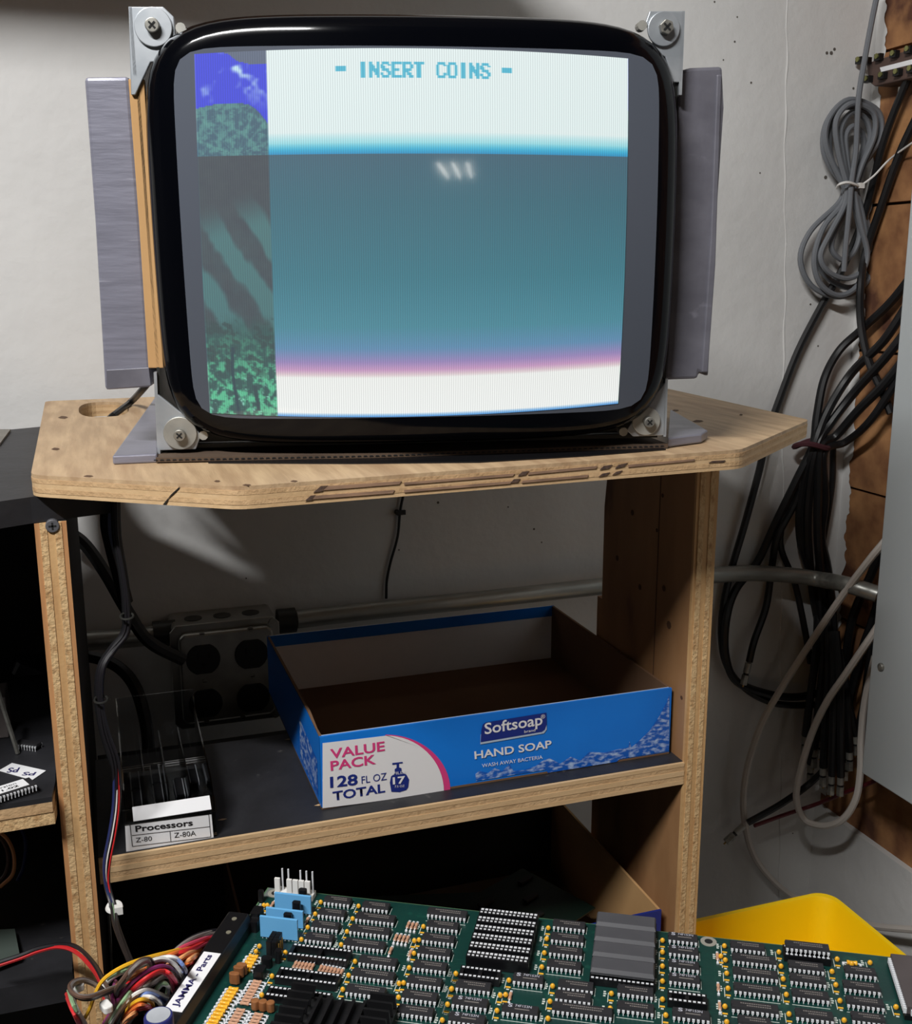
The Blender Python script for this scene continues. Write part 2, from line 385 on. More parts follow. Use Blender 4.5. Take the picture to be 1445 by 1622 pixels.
# ================================================================== SHELF UNIT
YU = .805; PT = .0217
unit = thing('plywood_shelf_unit', (.24, .95, 0), 'raw plywood shelf unit with a black shelf, standing under the table top', 'shelf unit')
zt = TZ-TT; SZ = Zc(-.442)
def upright(name, x0, x1, y0, y1, z0, z1, mats, face):
    e = MB().box((x0+.0002, y0+.004, z0), (x1-.0002, y1, z1)).build(name, face, unit)
    n = len(mats); wsum = [0, .16, .38, .62, .84, 1] if n == 5 else [0, .12, .36, .64, .88, 1]
    for k in range(n):
        dy = [.0008, 0, .0006, .0001, .0007][k]
        b = MB()
        b.box((x0+(x1-x0)*wsum[k], y0+dy, z0), (x0+(x1-x0)*wsum[k+1], y0+.004, z1))
        b.build('ply', mats[k], e)
    return e
zl = zt-.0195
lp = upright('side_panel', -.0428, -.0215, .7895, 1.24, 0, zl, [m_plyOut, m_plyDz, m_plyLz, m_plyDz, m_plyOut], m_dark)
XR = .4975
# right panel with notched back edge
rp = MB()
prof = [(YU+.004,0),(.9925,0),(.9925,Zc(-.335)),(.982,Zc(-.335)),(.982,Zc(-.235)),(.978,Zc(-.205)),(.984,Zc(-.195)),(.984,zt),(YU+.004,zt)]
rp.prism([(XR,y,z) for y,z in prof], (PT,0,0)); rp = rp.build('side_panel', m_panel, unit)
wsum = [0,.14,.38,.62,.84,1]
for k in range(5):
    MB().box((XR+PT*wsum[k], YU+[.0008,0,.0006,.0001,.0007][k], 0), (XR+PT*wsum[k+1], YU+.004, zt)).build('ply', [m_plyLz,m_plyDz,m_plyLz,m_plyDz,m_plyLz][k], rp)
MB().box((XR-.0004, .868, Zc(-.44)), (XR, .8690, zt)).build('board_joint', mat('joint_shade', (84,58,38), rough=.8), rp)
for (x, y, r) in [(1002,812,.003),(1041,840,.002),(978,884,.003),(1014,930,.003),(1052,932,.003),(1050,785,.002),(1060,990,.004),(1080,1105,.002)]:
    p = onX(x, y, XR); MB().cyl(p, p-Vector((.0003,0,0)), r, 8).build('knot', mat('panel_knot', (84,56,36), rough=.8), rp)
# the shelf
sh = MB().box((-.0188, YU+.003, SZ-PT), (XR, .99, SZ)).build('shelf', m_black, unit)
for k,(a_,b_,m_,dy) in enumerate([(0,.18,m_plyL,.0002),(.18,.4,m_plyD,.0004),(.4,.62,m_plyL,0),(.62,.82,m_plyD,.0004),(.82,1,m_plyL,.0001)]):
    MB().box((-.0188, YU+dy, SZ-PT+PT*a_), (XR+.0, YU+.003, SZ-PT+PT*b_-(.0004 if k==4 else 0))).build('ply', m_, sh)
for (x,y) in [(352,1298),(505,1275),(457,1171)]:
    p = onZ(x,y,-.4417); flat('chip_in_paint', m_plyL, [p+Vector((-.004,0,0)),p+Vector((0,-.0016,0)),p+Vector((.004,0,0)),p+Vector((0,.0016,0))], sh)
# lower black shelf
LZ = Zc(-.70)
MB().box((-.0188, YU+.012, LZ-.02), (XR, 1.12, LZ)).build('lower_shelf', m_dark, unit)
MB().box((-.0188, 1.12, LZ-.02), (onY(885,1275,1.12).x, 1.13, Zc(-.50))).build('shade_backing', m_dark, unit)  # dark sheet added for the black shade under the shelf
# the black board that carries the left end of the table top, and the shelves of the left bay
lb = MB()
bt = zt
P0 = onZ(0,794,-.1508); P1 = onZ(48,787,-.1508)
d_ = (P1-P0).normalized()
front = [P0-d_*.25, P0, P1, Vector((.012,.808,0))]
poly = [Vector((p.x,p.y,0)) for p in front]+[Vector((.010,.99,0)),Vector((-.048,1.168,0)),Vector((-.30,1.06,0))]
lb.prism([(p.x,p.y,bt-.0002) for p in poly], (0,0,-.0188)); lb = lb.build('top_board', m_black, unit)
LSZ = Zc(-.37)
q0 = onZ(82,1262,-.37); q1 = onZ(0,1275,-.37); dd = (q1-q0).normalized()
poly = [q0, q0+dd*.26, Vector((-.30,1.1,0)), Vector((-.0445,1.1,0)), Vector((-.0445,.80,0))]
MB().prism([(p.x,p.y,LSZ) for p in poly], (0,0,-.004)).build('left_shelf', m_black, unit)
ls = MB().prism([(p.x,p.y,LSZ-.004) for p in poly], (0,0,-.008)).build('ply', m_plyD, unit)
MB().prism([(p.x+.0007,p.y+.0007,LSZ-.012) for p in poly], (0,0,-.010)).build('ply', m_plyDz, unit)
LSZ2 = Zc(-.53)
q0 = onZ(116,1544,-.53); q1 = onZ(0,1566,-.53)
q0b = onZ(116,1544,-.53)
poly = [q0b, q0b+(q1-q0).normalized()*.3, Vector((-.30,1.1,0)), Vector((-.0445,1.1,0)), Vector((-.0445,.8,0))]
MB().prism([(p.x,p.y,LSZ2) for p in poly], (0,0,-.022)).build('lower_left_shelf', m_black, unit)
MB().box((-.32, 1.1, 0), (-.0437, 1.115, zl)).build('shade_backing', m_dark, unit)  # dark panel added so the shaded left bay reads black
# screw in the left panel edge
p = onY(83,833,.7895)
m_screw = mat('grey_phosphate_screw', (104,104,108), rough=.4, metal=.3)
sc = thing('drywall_screw', p, 'black cross-head screw driven into the top of the narrow plywood edge', 'screw')
MB().cyl(p+Vector((0,.004,0)), p-Vector((0,.0012,0)), .0047, 20).build('head', m_screw, sc, bevel=.0006)
MB().box(p+Vector((-.0026,-.0014,-.0006)), p+Vector((.0026,-.001,.0006))).box(p+Vector((-.0006,-.0014,-.0026)), p+Vector((.0006,-.001,.0026))).build('cross_slot', m_recess, sc)

# ================================================================== CRT MONITOR
CO = Vector((.2358,.7797,CAMZ-.128)); CU = Vector((.973,-.2307,.0059)).normalized(); CUP = Vector((-.0108,-.0201,.9997)).normalized()
CN = CU.cross(CUP).normalized()               # towards the viewer
CB = .1535                                     # height of the tube centre above the base
def crt(a, b, c=0): return CO+CU*a+CUP*b+CN*c
RS = .85; CTOP = .040
CA = .0023
def sag(a, b): return CTOP-((a-CA)**2+(b-CB)**2)/(2*RS)
def on_plane(x, y, c=0):                       # pixel -> (a,b) on the plane c in front of the mounting plane
    d = Vector(ray(x, y)); cam_p = Vector((0,0,CAMZ)); q = CO+CN*c
    t = (q-cam_p).dot(CN)/d.dot(CN); P = cam_p+d*t-CO; return P.dot(CU), P.dot(CUP)
def on_glass(x, y):
    c = .02
    for _ in range(12):
        a, b = on_plane(x, y, c); c = sag(a, b)
    return a, b
mon = thing('crt_monitor', CO-Vector((0,0,.0072)), 'open-frame tube monitor with a black rim showing INSERT COINS', 'monitor')
def contour(A, B, n, cnt=160):
    res = []
    for k in range(cnt):
        t = 2*math.pi*k/cnt; c_, s_ = math.cos(t), math.sin(t)
        r = (abs(c_/A)**n+abs(s_/B)**n)**(-1/n); res.append((r*c_, r*s_))
    return res
def disc_mesh(cont, scales, cfun, ca=CA, cb_=CB):
    v = []; f = []; n = len(cont)
    for s in scales:
        for (x, y) in cont: v.append(crt(ca+x*s, cb_+y*s, cfun(ca+x*s, cb_+y*s, s)))
    for i in range(len(scales)-1):
        for k in range(n): f.append((i*n+k, i*n+(k+1)%n, (i+1)*n+(k+1)%n, (i+1)*n+k))
    return v, f
rim = contour(.1897, .1485, 6.6)
gl, gr, gt, gb = on_glass(285,330)[0], on_glass(1041,330)[0], on_glass(650,73)[1], on_glass(650,661)[1]
phA, phB, PHA, PHB = (gr-gl)/2, (gt-gb)/2, (gr+gl)/2, (gt+gb)/2
ph = contour(phA, phB, 15)
rs = [.02,.2,.4,.6,.75,.85,.90,.93,.955,.972,.985,.994,1.0,1.0,1.0]
def rim_c(a, b, s):
    e = max(0, (s-.93)/.07); return sag(a, b)-.016*(1-math.sqrt(max(0,1-e*e)))
v, f = disc_mesh(rim, rs[:-2], rim_c); n = len(rim)
lastc = [rim_c(CA+x, CB+y, 1.0) for x, y in rim]
for kk, (s_, dz) in enumerate([(1.0, -.018), (.985, -.040), (.80, -.11), (.5, -.19), (.09, -.24), (.085, -.33)]):
    for i, (x, y) in enumerate(rim): v.append(crt(CA+x*s_, CB+y*s_, lastc[i]+dz if kk < 2 else dz))
    base = len(v)-2*n
    for k in range(n): f.append((base+k, base+(k+1)%n, base+n+(k+1)%n, base+n+k))
f.append(tuple(range(n))[::-1]); f.append(tuple(range(len(v)-n, len(v))))
MB().add(v, f).build('tube_glass', m_blackgloss, mon, smooth=True)
v, f = disc_mesh(ph, [.02,.15,.3,.45,.6,.75,.88,1.0], lambda a,b,s: sag(a,b)+.0004, PHA, PHB)
f.append(tuple(range(len(ph)))[::-1])
MB().add(v, f).build('phosphor_screen', m_phos, mon, smooth=True)
# ---- the picture on the tube, one coloured cell after another
NX, NY = 690, 290
cor = [on_glass(308,86), on_glass(995,93), on_glass(979,639), on_glass(333,654)]
S, T = np.meshgrid(np.linspace(0,1,NX+1), np.linspace(0,1,NY+1))
def bil(i): return ((1-S)*(1-T)*cor[0][i]+S*(1-T)*cor[1][i]+S*T*cor[2][i]+(1-S)*T*cor[3][i])
PA, PB = bil(0), bil(1)
PB = PB+.0030*(1-(2*S-1)**2)*(1-T)-.0042*(1-(2*S-1)**2)*T
PCc = CTOP-((PA-CA)**2+(PB-CB)**2)/(2*RS)+.0008
def vnoise(x, y, seed=0):
    xi, yi = np.floor(x).astype(int), np.floor(y).astype(int); fx, fy = x-xi, y-yi
    fx, fy = fx*fx*(3-2*fx), fy*fy*(3-2*fy)
    h = lambda i, j: (np.sin((i*127.1+j*311.7+seed*74.7))*43758.5453) % 1.0
    return (h(xi,yi)*(1-fx)+h(xi+1,yi)*fx)*(1-fy)+(h(xi,yi+1)*(1-fx)+h(xi+1,yi+1)*fx)*fy
def fbm(x, y, s=0): return vnoise(x,y,s)*.5+vnoise(x*2.1,y*2.1,s+1)*.3+vnoise(x*4.3,y*4.3,s+2)*.2
def mixc(a, b, t): return np.array(a)*(1-t[...,None])+np.array(b)*t[...,None]
def sst(e0, e1, x): t = np.clip((x-e0)/(e1-e0),0,1); return t*t*(3-2*t)
sc_, tc_ = np.meshgrid((np.arange(NX)+.5)/NX, (np.arange(NY)+.5)/NY)
img = np.zeros((NY,NX,3))+np.array((50,88,104))
stops = [(0,(226,238,236)),(.215,(224,238,236)),(.243,(150,216,224)),(.262,(36,168,206)),(.2715,(16,140,190)),(.2716,(50,90,106)),(.40,(42,98,112)),(.60,(46,114,128)),(.74,(64,132,148)),(.80,(88,136,172)),(.84,(150,130,182)),(.862,(196,150,190)),(.876,(220,200,205)),(.885,(238,240,236)),(.988,(240,243,240)),(1,(60,140,214))]
tt = tc_[:,0]
for c in range(3): img[:,:,c] = np.interp(tt,[s[0] for s in stops],[s[1][c] for s in stops])[:,None]
# jungle strip at the left
J = sc_ < .163; u_ = sc_/.163; v_ = tc_
cl = fbm(u_*4+.5, v_*22, 3); jun = mixc((44,52,214), (190,224,240), sst(.56,.78,cl)*sst(.0,.02,v_+.03)*sst(.17,.05,v_))
jun = mixc(jun, (76,92,110), (sst(.5,.62,u_)*sst(.035,.02,v_))[...]) if False else np.where((v_<.030*sst(.38,.62,u_)+.006*np.sin(u_*9)*sst(.4,.5,u_))[...,None], np.array((86,96,116)), jun)
dome = .145-.012*np.sin(u_*math.pi*1.1)+np.where(u_>.72,(u_-.72)**1.6*.32,0)
fol = mixc((52,88,104), (78,132,130), sst(.35,.68,fbm(u_*16, v_*90, 9)))
rays = sst(.75,1,np.sin(np.arctan2(v_*3.6-.98,u_-.55)*17))*.35*sst(.5,.1,np.abs(v_-.22)*4)
fol = mixc(fol, (96,160,146), np.clip(rays,0,1))
jun = np.where((v_>dome)[...,None], fol, jun)
dk = mixc((50,56,62), (58,66,68), fbm(u_*6, v_*40, 5))
fr = sst(.2,.75,np.sin((u_*1.0-.2+(v_-.42)*1.6)**1*7+np.sqrt(np.clip((u_+.1)**2+((v_-.62)*3)**2,0,9))*9))
bow = u_-.15-1.5*(v_-.46)**1.0*2.2
fr = np.clip(sst(.25,.8,np.sin(bow*9+fbm(u_*3,v_*9,44)*2.5)*.5+.5)+.25*fbm(u_*8,v_*30,47),0,1)
dk = mixc(dk, (64,112,112), fr*sst(.40,.52,v_+.06*u_)*.95)
jun = np.where((v_>.2716)[...,None], dk, jun)
low = mixc((34,66,66), (78,172,132), sst(.40,.66,fbm(u_*13, v_*60, 12))*sst(.70,.92,v_)+.12)
low = mixc(low, (150,220,200), sst(.72,.82,fbm(u_*20, v_*90, 14))*sst(.82,.9,v_)*.8)
ed = sst(-.04,.04,v_-(.74+.05*(fbm(u_*6, v_*18, 21)-.5)))
jun = mixc(jun, (0,0,0), ed*0)*(1-ed[...,None])+low*ed[...,None]
palm = sst(.52,.66,fbm(u_*7+v_*9, v_*46-u_*3, 31))*sst(.70,.74,v_)*sst(.92,.84,v_)
jun = mixc(jun, (40,62,60), np.clip(palm,0,1)*.8)
trunk = (np.abs(u_-(.40+.03*np.sin(v_*20)))<.022)&(v_>.80)
jun = np.where(trunk[...,None], np.array((30,58,66)), jun)
tr2 = (np.abs(u_-.70-.02*np.sin(v_*40))<.03)&(v_>.91)&(v_<.985)
jun = np.where(tr2[...,None], np.array((36,64,66)), jun)
img = np.where(J[...,None], jun, img)
# INSERT COINS in 8 x 7 dots
G = {'I':['0011100']*7,'N':['1100011','1110011','1111011','1111111','1101111','1100111','1100011'],
     'S':['0111110','1100011','1110000','0111110','0000111','1100011','0111110'],'E':['1111111','1100000','1100000','1111100','1100000','1100000','1111111'],
     'R':['1111110','1100011','1100011','1111110','1111000','1101110','1100111'],'T':['1111111','0011100','0011100','0011100','0011100','0011100','0011100'],
     'C':['0111110','1100011','1100000','1100000','1100000','1100011','0111110'],'O':['0111110','1100011','1100011','1100011','1100011','1100011','0111110'],
     '-':['0000000','0000000','1111111','1111111','0000000','0000000','0000000'],' ':['0000000']*7}
sx0, sx1 = .318, .722; cw = (sx1-sx0)/16; ty0, ty1 = .036, .077
for i, ch in enumerate('- INSERT COINS -'):
    for r_i, row in enumerate(G[ch]):
        for c_i, bit in enumerate(row):
            if bit == '1':
                x0 = sx0+cw*(i+c_i/7.6); x1 = x0+cw/7.6*1.02; y0 = ty0+(ty1-ty0)*r_i/7; y1 = y0+(ty1-ty0)/7
                img[int(y0*NY):max(int(y0*NY)+1,int(y1*NY)), int(x0*NX):max(int(x0*NX)+1,int(x1*NX))] = (70,180,206)
img = img*.5+np.roll(img,1,1)*.25+np.roll(img,-1,1)*.25
inside = (np.abs(((PA[:-1,:-1]+PA[1:,1:])/2-PHA)/phA)**15+np.abs(((PB[:-1,:-1]+PB[1:,1:])/2-PHB)/phB)**15) < 1
co = np.array(CO)+PA[...,None]*np.array(CU)+PB[...,None]*np.array(CUP)+PCc[...,None]*np.array(CN)-np.array(mon.location)
idx = np.arange((NX+1)*(NY+1)).reshape(NY+1,NX+1)
quads = np.stack([idx[:-1,:-1],idx[1:,:-1],idx[1:,1:],idx[:-1,1:]],-1)[inside]
me = bpy.data.meshes.new('picture'); nq = len(quads)
me.vertices.add(co.shape[0]*co.shape[1]); me.vertices.foreach_set('co', co.reshape(-1))
me.loops.add(nq*4); me.loops.foreach_set('vertex_index', quads.reshape(-1).astype(np.int32))
me.polygons.add(nq); me.polygons.foreach_set('loop_start', (np.arange(nq)*4).astype(np.int32))
uv = me.uv_layers.new(name='UVMap'); uvs = np.stack([S,T],-1).reshape(-1,2)[quads.reshape(-1)]; uv.data.foreach_set('uv', uvs.reshape(-1).astype(np.float32))
ca = me.color_attributes.new('dots', 'FLOAT_COLOR', 'CORNER')
c01 = img[inside]/255.; cl_ = np.where(c01<=.04045, c01/12.92, ((c01+.055)/1.055)**2.4)
ca.data.foreach_set('color', np.repeat(np.concatenate([cl_,np.ones((nq,1))],1),4,0).reshape(-1).astype(np.float32))
me.update(); me.validate(); me.polygons.foreach_set('use_smooth',[True]*nq)
mp = bpy.data.materials.new('lit_phosphor'); mp.use_nodes = True; N = mp.node_tree.nodes; K = mp.node_tree.links; b_ = N['Principled BSDF']
b_.inputs['Base Color'].default_value = L3((70,73,78)); b_.inputs['Roughness'].default_value = .08; b_.inputs['Coat Weight'].default_value = .3
at = N.new('ShaderNodeVertexColor'); at.layer_name = 'dots'
uvn = N.new('ShaderNodeUVMap'); wv = N.new('ShaderNodeTexWave'); wv.wave_type = 'BANDS'; wv.bands_direction = 'X'; wv.inputs['Scale'].default_value = 190*2*math.pi/20
mr = N.new('ShaderNodeMapRange'); mr.inputs['To Min'].default_value = .80; mr.inputs['To Max'].default_value = 1.10
mu = N.new('ShaderNodeMixRGB'); mu.blend_type = 'MULTIPLY'; mu.inputs[0].default_value = 1
K.new(uvn.outputs[0], wv.inputs['Vector']); K.new(wv.outputs['Fac'], mr.inputs['Value']); K.new(at.outputs[0], mu.inputs[1]); K.new(mr.outputs[0], mu.inputs[2])
K.new(mu.outputs[0], b_.inputs['Emission Color']); b_.inputs['Emission Strength'].default_value = .97
me.materials.append(mp); link('picture', me, mon)
# ---- steel frame behind the tube
cb = lambda b, lo, hi: b.add([crt(x,y,z) for z in (lo[2],hi[2]) for x,y in ((lo[0],lo[1]),(hi[0],lo[1]),(hi[0],hi[1]),(lo[0],hi[1]))],
                             [(3,2,1,0),(4,5,6,7),(0,1,5,4),(1,2,6,5),(2,3,7,6),(3,0,4,7)])
for sgn in (-1, 1):
    x = sgn*.1925
    cb(MB(), (min(x,x-sgn*.002), .006, -.25), (max(x,x-sgn*.002), .300, -.004)).build('side_plate', m_steel, mon)
cb(MB(), (-.19, .000, -.27), (.19, .003, -.012)).build('bottom_plate', m_steel, mon)
cb(MB(), (-.178, .0035, -.020), (.178, .020, -.018)).build('front_plate', m_steel, mon)
# corner brackets: outline on the mounting plane, 2.5 mm thick, with a return flange
def bracket(pix, flange, wc, wr, bc, brad, wmat):
    pts = [crt(*on_plane(x, y, 0), -.004) for x, y in pix]
    br = MB().prism(pts, CN*.003)
    br = br.build('corner_bracket', m_zinc, mon, bevel=.0006)
    if flange:
        (x0,y0),(x1,y1),dep = flange
        q0, q1 = crt(*on_plane(x0,y0,0),-.001), crt(*on_plane(x1,y1,0),-.001)
        MB().prism([q0,q1,q1-CN*dep,q0-CN*dep], CU*.0022*(1 if x0<700 else -1)).build('flange', m_zinc, br)
    w_ = crt(*on_plane(*wc,0), -.001)
    MB().cyl(w_, w_+CN*.0025, wr, 40).build('washer', wmat, br, bevel=.0005)
    q = crt(*on_plane(*bc,0), .0015)
    MB().cyl(q, q+CN*.005, brad, 6 if brad > .0052 else 20).build('bolt', m_bolt, br, bevel=.0006)
    b = MB(); q = q+CN*.0052
    for d1, d2 in ((CU+CUP, CU-CUP), (CU-CUP, CU+CUP)):
        d1, d2 = d1.normalized()*brad*.6, d2.normalized()*brad*.13
        b.prism([q-d1-d2, q+d1-d2, q+d1+d2, q-d1+d2], CN*.0002)
    b.build('cross_slot', m_recess, br)
k_ = .00044
bracket([(203,10),(258,10),(275,26),(278,62),(262,96),(238,98),(214,150),(207,150)], ((203,10),(211,120),.05), (243,43), 29*k_, (243,42), 11*k_, m_zinc)
bracket([(1086,17),(1030,17),(1024,34),(1040,80),(1055,90),(1068,130),(1082,130)], ((1086,17),(1081,150),.05), (1051,46), 26.5*k_, (1053,45), 12*k_, m_zinc)
bracket([(246,622),(284,652),(298,660),(318,690),(310,712),(252,714)], ((243,590),(249,720),.05), (285.5,686), 28*k_, (286,688), 10*k_, m_zincD)
bracket([(1056,604),(1042,622),(1024,645),(1000,672),(993,682),(1004,692),(1055,690)], ((1059,600),(1056,692),.05), (1023.5,667), 25*k_, (1026,667), 9.5*k_, m_zincD)
for (x, y) in [(286,44),(322,690),(988,684),(1018,40)]:
    q = crt(*on_plane(x, y, 0), -.004); MB().cyl(q-CN*.004, q+CN*.004, .0035, 10).build('tube_lug', m_zincD, mon)
# taped side panels
def slab(name, pix, c0, th, m_, bev=.0025):
    pts = [crt(*on_plane(x, y, c0), c0) for x, y in pix]
    return MB().prism(pts, -CN*th).build(name, m_, mon, bevel=bev)
slab('taped_panel', [(133,122),(204,121),(222,350),(240,613),(166,618),(150,350)], -.012, .10, m_tape)
slab('tape_patch', [(168,586),(236,582),(239,611),(169,617)], -.0112, .003, m_tapeD, .0005)
slab('cardboard_strip', [(203,125),(228,125),(243,352),(259,583),(235,583),(220,352)], -.004, .006, m_card, .0006)
slab('taped_panel', [(1076,112),(1095,107),(1145,105),(1148,170),(1136,350),(1123,597),(1108,590),(1106,600),(1053,602),(1063,350)], -.012, .11, m_tapeD)
slab('tape_fold', [(1136,118),(1144,118),(1134,420),(1122,590),(1112,590),(1126,380)], -.0105, .004, m_tapeD, .001)
# base: corrugated cardboard sheet with tape over both ends
bz = TZ+.0002
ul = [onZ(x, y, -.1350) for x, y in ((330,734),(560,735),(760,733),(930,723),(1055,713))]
MB().prism([(p.x,p.y,bz-.0001) for p in ul+[ul[-1]+Vector((.01,.06,0)), ul[0]+Vector((.01,.06,0))]], (0,0,.0008)).build('shadow_sheet', m_sock, mon)  # dark sheet standing in for the shadow under the cardboard edge
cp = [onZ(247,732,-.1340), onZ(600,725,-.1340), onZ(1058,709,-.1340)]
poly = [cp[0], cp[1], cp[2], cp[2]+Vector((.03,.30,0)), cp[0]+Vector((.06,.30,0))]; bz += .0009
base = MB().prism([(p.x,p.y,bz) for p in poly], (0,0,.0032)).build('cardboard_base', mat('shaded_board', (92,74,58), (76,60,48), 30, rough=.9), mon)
a_, b_2 = poly[0], poly[2]; dirv = (b_2-a_).normalized(); L_ = (b_2-a_).length; fl = MB()
for i in range(int(L_/.0045)):
    q = a_+dirv*(i*.0045+.003)+Vector((0,-.0006,0))-Vector((dirv.y*-1,dirv.x,0))*0
    tt_ = (i*.0045)/L_; off = (1-abs(2*tt_-1))*0
    c1 = (a_*(1-tt_)+b_2*tt_); nrm = Vector((dirv.y,-dirv.x,0))
    seg = (poly[0].lerp(poly[1], min(1,tt_/((poly[1]-poly[0]).length/L_)))) if tt_ < (poly[1]-poly[0]).length/L_ else poly[1].lerp(poly[2], (tt_-(poly[1]-poly[0]).length/L_)/(1-(poly[1]-poly[0]).length/L_))
    seg = Vector((seg.x,seg.y,bz+.0017))+nrm*.0003
    fl.prism([seg-dirv*.0016-Vector((0,0,.0005)), seg+dirv*.0016-Vector((0,0,.0005)), seg+dirv*.0010+Vector((0,0,.0004)), seg-dirv*.0010+Vector((0,0,.0004))], nrm*.0002)
stuff(fl.build('flute', m_recess, base))
bz -= .0009
tp = [onZ(178,722,-.1285), onZ(249,719,-.1285), onZ(252,628,-.1285), onZ(246,628,-.1285)]
MB().prism([(p.x,p.y,bz) for p in tp], (0,0,.0065)).build('base_tape', m_tape, mon, bevel=.0012)
tp = [onZ(1058,697,-.1285), onZ(1112,690,-.1285), onZ(1121,684,-.1285), onZ(1062,650,-.1285)]
MB().prism([(p.x,p.y,bz+.0005) for p in tp], (0,0,.0075)).build('base_tape', m_tape, mon, bevel=.0012)

# ================================================================== SOAP CARTON
YB = onZ(510,1283,-.442).y
def bf(x, y, d=0): return onY(x, y, YB-d)      # pixel on the carton's front
c_bl, c_br = bf(510,1283), bf(1060,1195); c_h = bf(510,1168).z-c_bl.z
bx0, bx1 = c_bl.x, c_br.x; by1 = YB+.272; bz0 = SZ+.0003; bz1 = bz0+c_h
bx1 = min(bx1, XR-.003)
carton = thing('soap_carton', ((bx0+bx1)/2, YB, bz0), 'open blue and white hand soap carton tray on the black shelf', 'carton')
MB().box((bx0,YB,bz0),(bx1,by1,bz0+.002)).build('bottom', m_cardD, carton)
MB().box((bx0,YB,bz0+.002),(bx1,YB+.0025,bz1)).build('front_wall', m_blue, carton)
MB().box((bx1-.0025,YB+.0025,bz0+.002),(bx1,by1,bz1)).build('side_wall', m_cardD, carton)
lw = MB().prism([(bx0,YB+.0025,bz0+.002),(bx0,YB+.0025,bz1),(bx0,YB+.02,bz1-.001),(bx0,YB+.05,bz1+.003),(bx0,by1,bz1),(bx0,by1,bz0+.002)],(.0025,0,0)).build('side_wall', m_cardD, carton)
flat('blue_print', m_blue, [(bx0-.0003,YB,bz0+.002),(bx0-.0003,YB,bz1),(bx0-.0003,YB+.05,bz1+.0025),(bx0-.0003,by1,bz1),(bx0-.0003,by1,bz0+.002)], lw)
flat('printed_panel', m_splash, [(bx0-.0006,YB+.012,bz0+.006),(bx0-.0006,YB+.012,bz0+.040),(bx0-.0006,YB+.09,bz0+.046),(bx0-.0006,YB+.09,bz0+.006)], lw)
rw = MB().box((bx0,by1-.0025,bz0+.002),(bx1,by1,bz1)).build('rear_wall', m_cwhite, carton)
MB().box((bx0,by1-.0032,bz1-.012),(bx1,by1-.0025,bz1+.0004)).build('blue_band', m_blue, rw)
MB().box((bx0+.002,YB+.0025,bz1),(bx1-.002,YB+.0032,bz1+.0004)).build('worn_rim', m_silver, carton)
fr_ = [o for o in carton.children if o.name.startswith('front_wall')][0]
z3 = lambda x, y: (420+x/2.0643, 920+y/2.065)
def f3(x, y, d): return bf(*z3(x, y), d)
# white quarter panel with a pink rim
arcp = [(188,745),(188,530)]+[(400,505)]
ctr = (400,700)
def arc(R0, R1, a0, a1, n=14): return [(230+R0*math.cos(a0+(a1-a0)*k/n), 690-R1*math.sin(a0+(a1-a0)*k/n)) for k in range(n+1)]
pk = [(400,503)]+[(400+200*math.sin(t), 690-187*math.cos(t)+0*t) for t in [math.pi/2*k/14 for k in range(15)]]
shear = lambda P: [(x, y+(-.0) ) for x, y in P]
flat('pink_arc', m_pink, [f3(x, y, .0003) for x, y in [(300,620)]+[(395,503)]+[(395+211*math.sin(t), 686-183*math.cos(t)) for t in [math.pi/2*k/16 for k in range(17)]]+[(480,704)]], fr_)
wq = [(188,744),(188,531),(400,506)]+[(395+190*math.sin(t), 689-183*math.cos(t)) for t in [math.pi/2*k/16 for k in range(17)]]+[(500,700),(400,716),(300,730)]
flat('white_panel', m_cwhite, [f3(x, y, .0006) for x, y in wq], fr_)
def t3(s, m_, bl_, br_, tl_, bold=0.0, d=.0010, name='lettering'):
    return text_at(name, s, m_, f3(*bl_,d), f3(*br_,d), f3(*tl_,d), fr_, bold=bold)
t3('VALUE', m_pink, (214,583),(392,556),(212,551), .02)
t3('PACK', m_pink, (215,622),(363,599),(213,590), .02)
t3('128', m_blueD, (213,678),(303,668),(212,641), .025)
t3('FL OZ', m_blueD, (316,664),(398,651),(315,640), .0)
t3('TOTAL', m_blueD, (222,720),(393,692),(220,690), .025)
bot = [(413,690),(408,660),(412,640),(424,630),(424,616),(430,612),(430,600),(416,602),(416,596),(450,592),(450,597),(438,598),(438,610),(446,613),(447,626),(462,634),(471,650),(468,675),(462,684),(440,691)]
flat('pump_bottle_mark', m_blueD, [f3(x, y, .0010) for x, y in bot], fr_)
t3('17', m_cwhite, (418,667),(459,662),(417,643), .03, .0014)
t3('FILLS', m_cwhite, (420,635),(459,630),(420,626), .0, .0014)
t3('7.5 OZ', m_cwhite, (424,677),(456,674),(424,670), .0, .0014)
lg = [(705,528),(707,490),(712,470),(722,463),(920,431),(921,470),(915,487),(905,494)]
flat('logo_plate', m_silver, [f3(x, y+2, .0006) for x, y in [(704,533),(705,500),(921,470),(921,485),(912,497)]], fr_)
flat('logo_plate', m_blueD, [f3(x, y, .0008) for x, y in lg], fr_)
t3('Softsoap', m_cwhite, (719,514),(908,482),(717,466), .015, .0012)
t3('brand', m_cwhite, (848,498),(884,492),(848,489), .0, .0012)
t3('\u00ae', m_cwhite, (902,452),(916,450),(902,438), .0, .0012)
t3('HAND SOAP', m_cwhite, (686,584),(938,546),(684,558), .02, .0008)
t3('WASH AWAY BACTERIA', m_cwhite, (710,611),(908,582),(709,599), .0, .0008)
spl = [(690,655),(688,632),(700,622),(730,628),(752,612),(775,622),(800,600),(812,622),(850,618),(885,606),(905,590),(930,580),(965,598),(1000,575),(1030,588),(1060,560),(1110,562),(1150,552),(1188,545),(1192,525),(1198,545),(1225,522),(1258,490),(1288,445),(1312,400),(1322,372),(1321,556),(1160,583),(1150,592),(925,628),(918,618)]
flat('water_splash', m_splash, [f3(x, y, .0005) for x, y in spl], fr_)

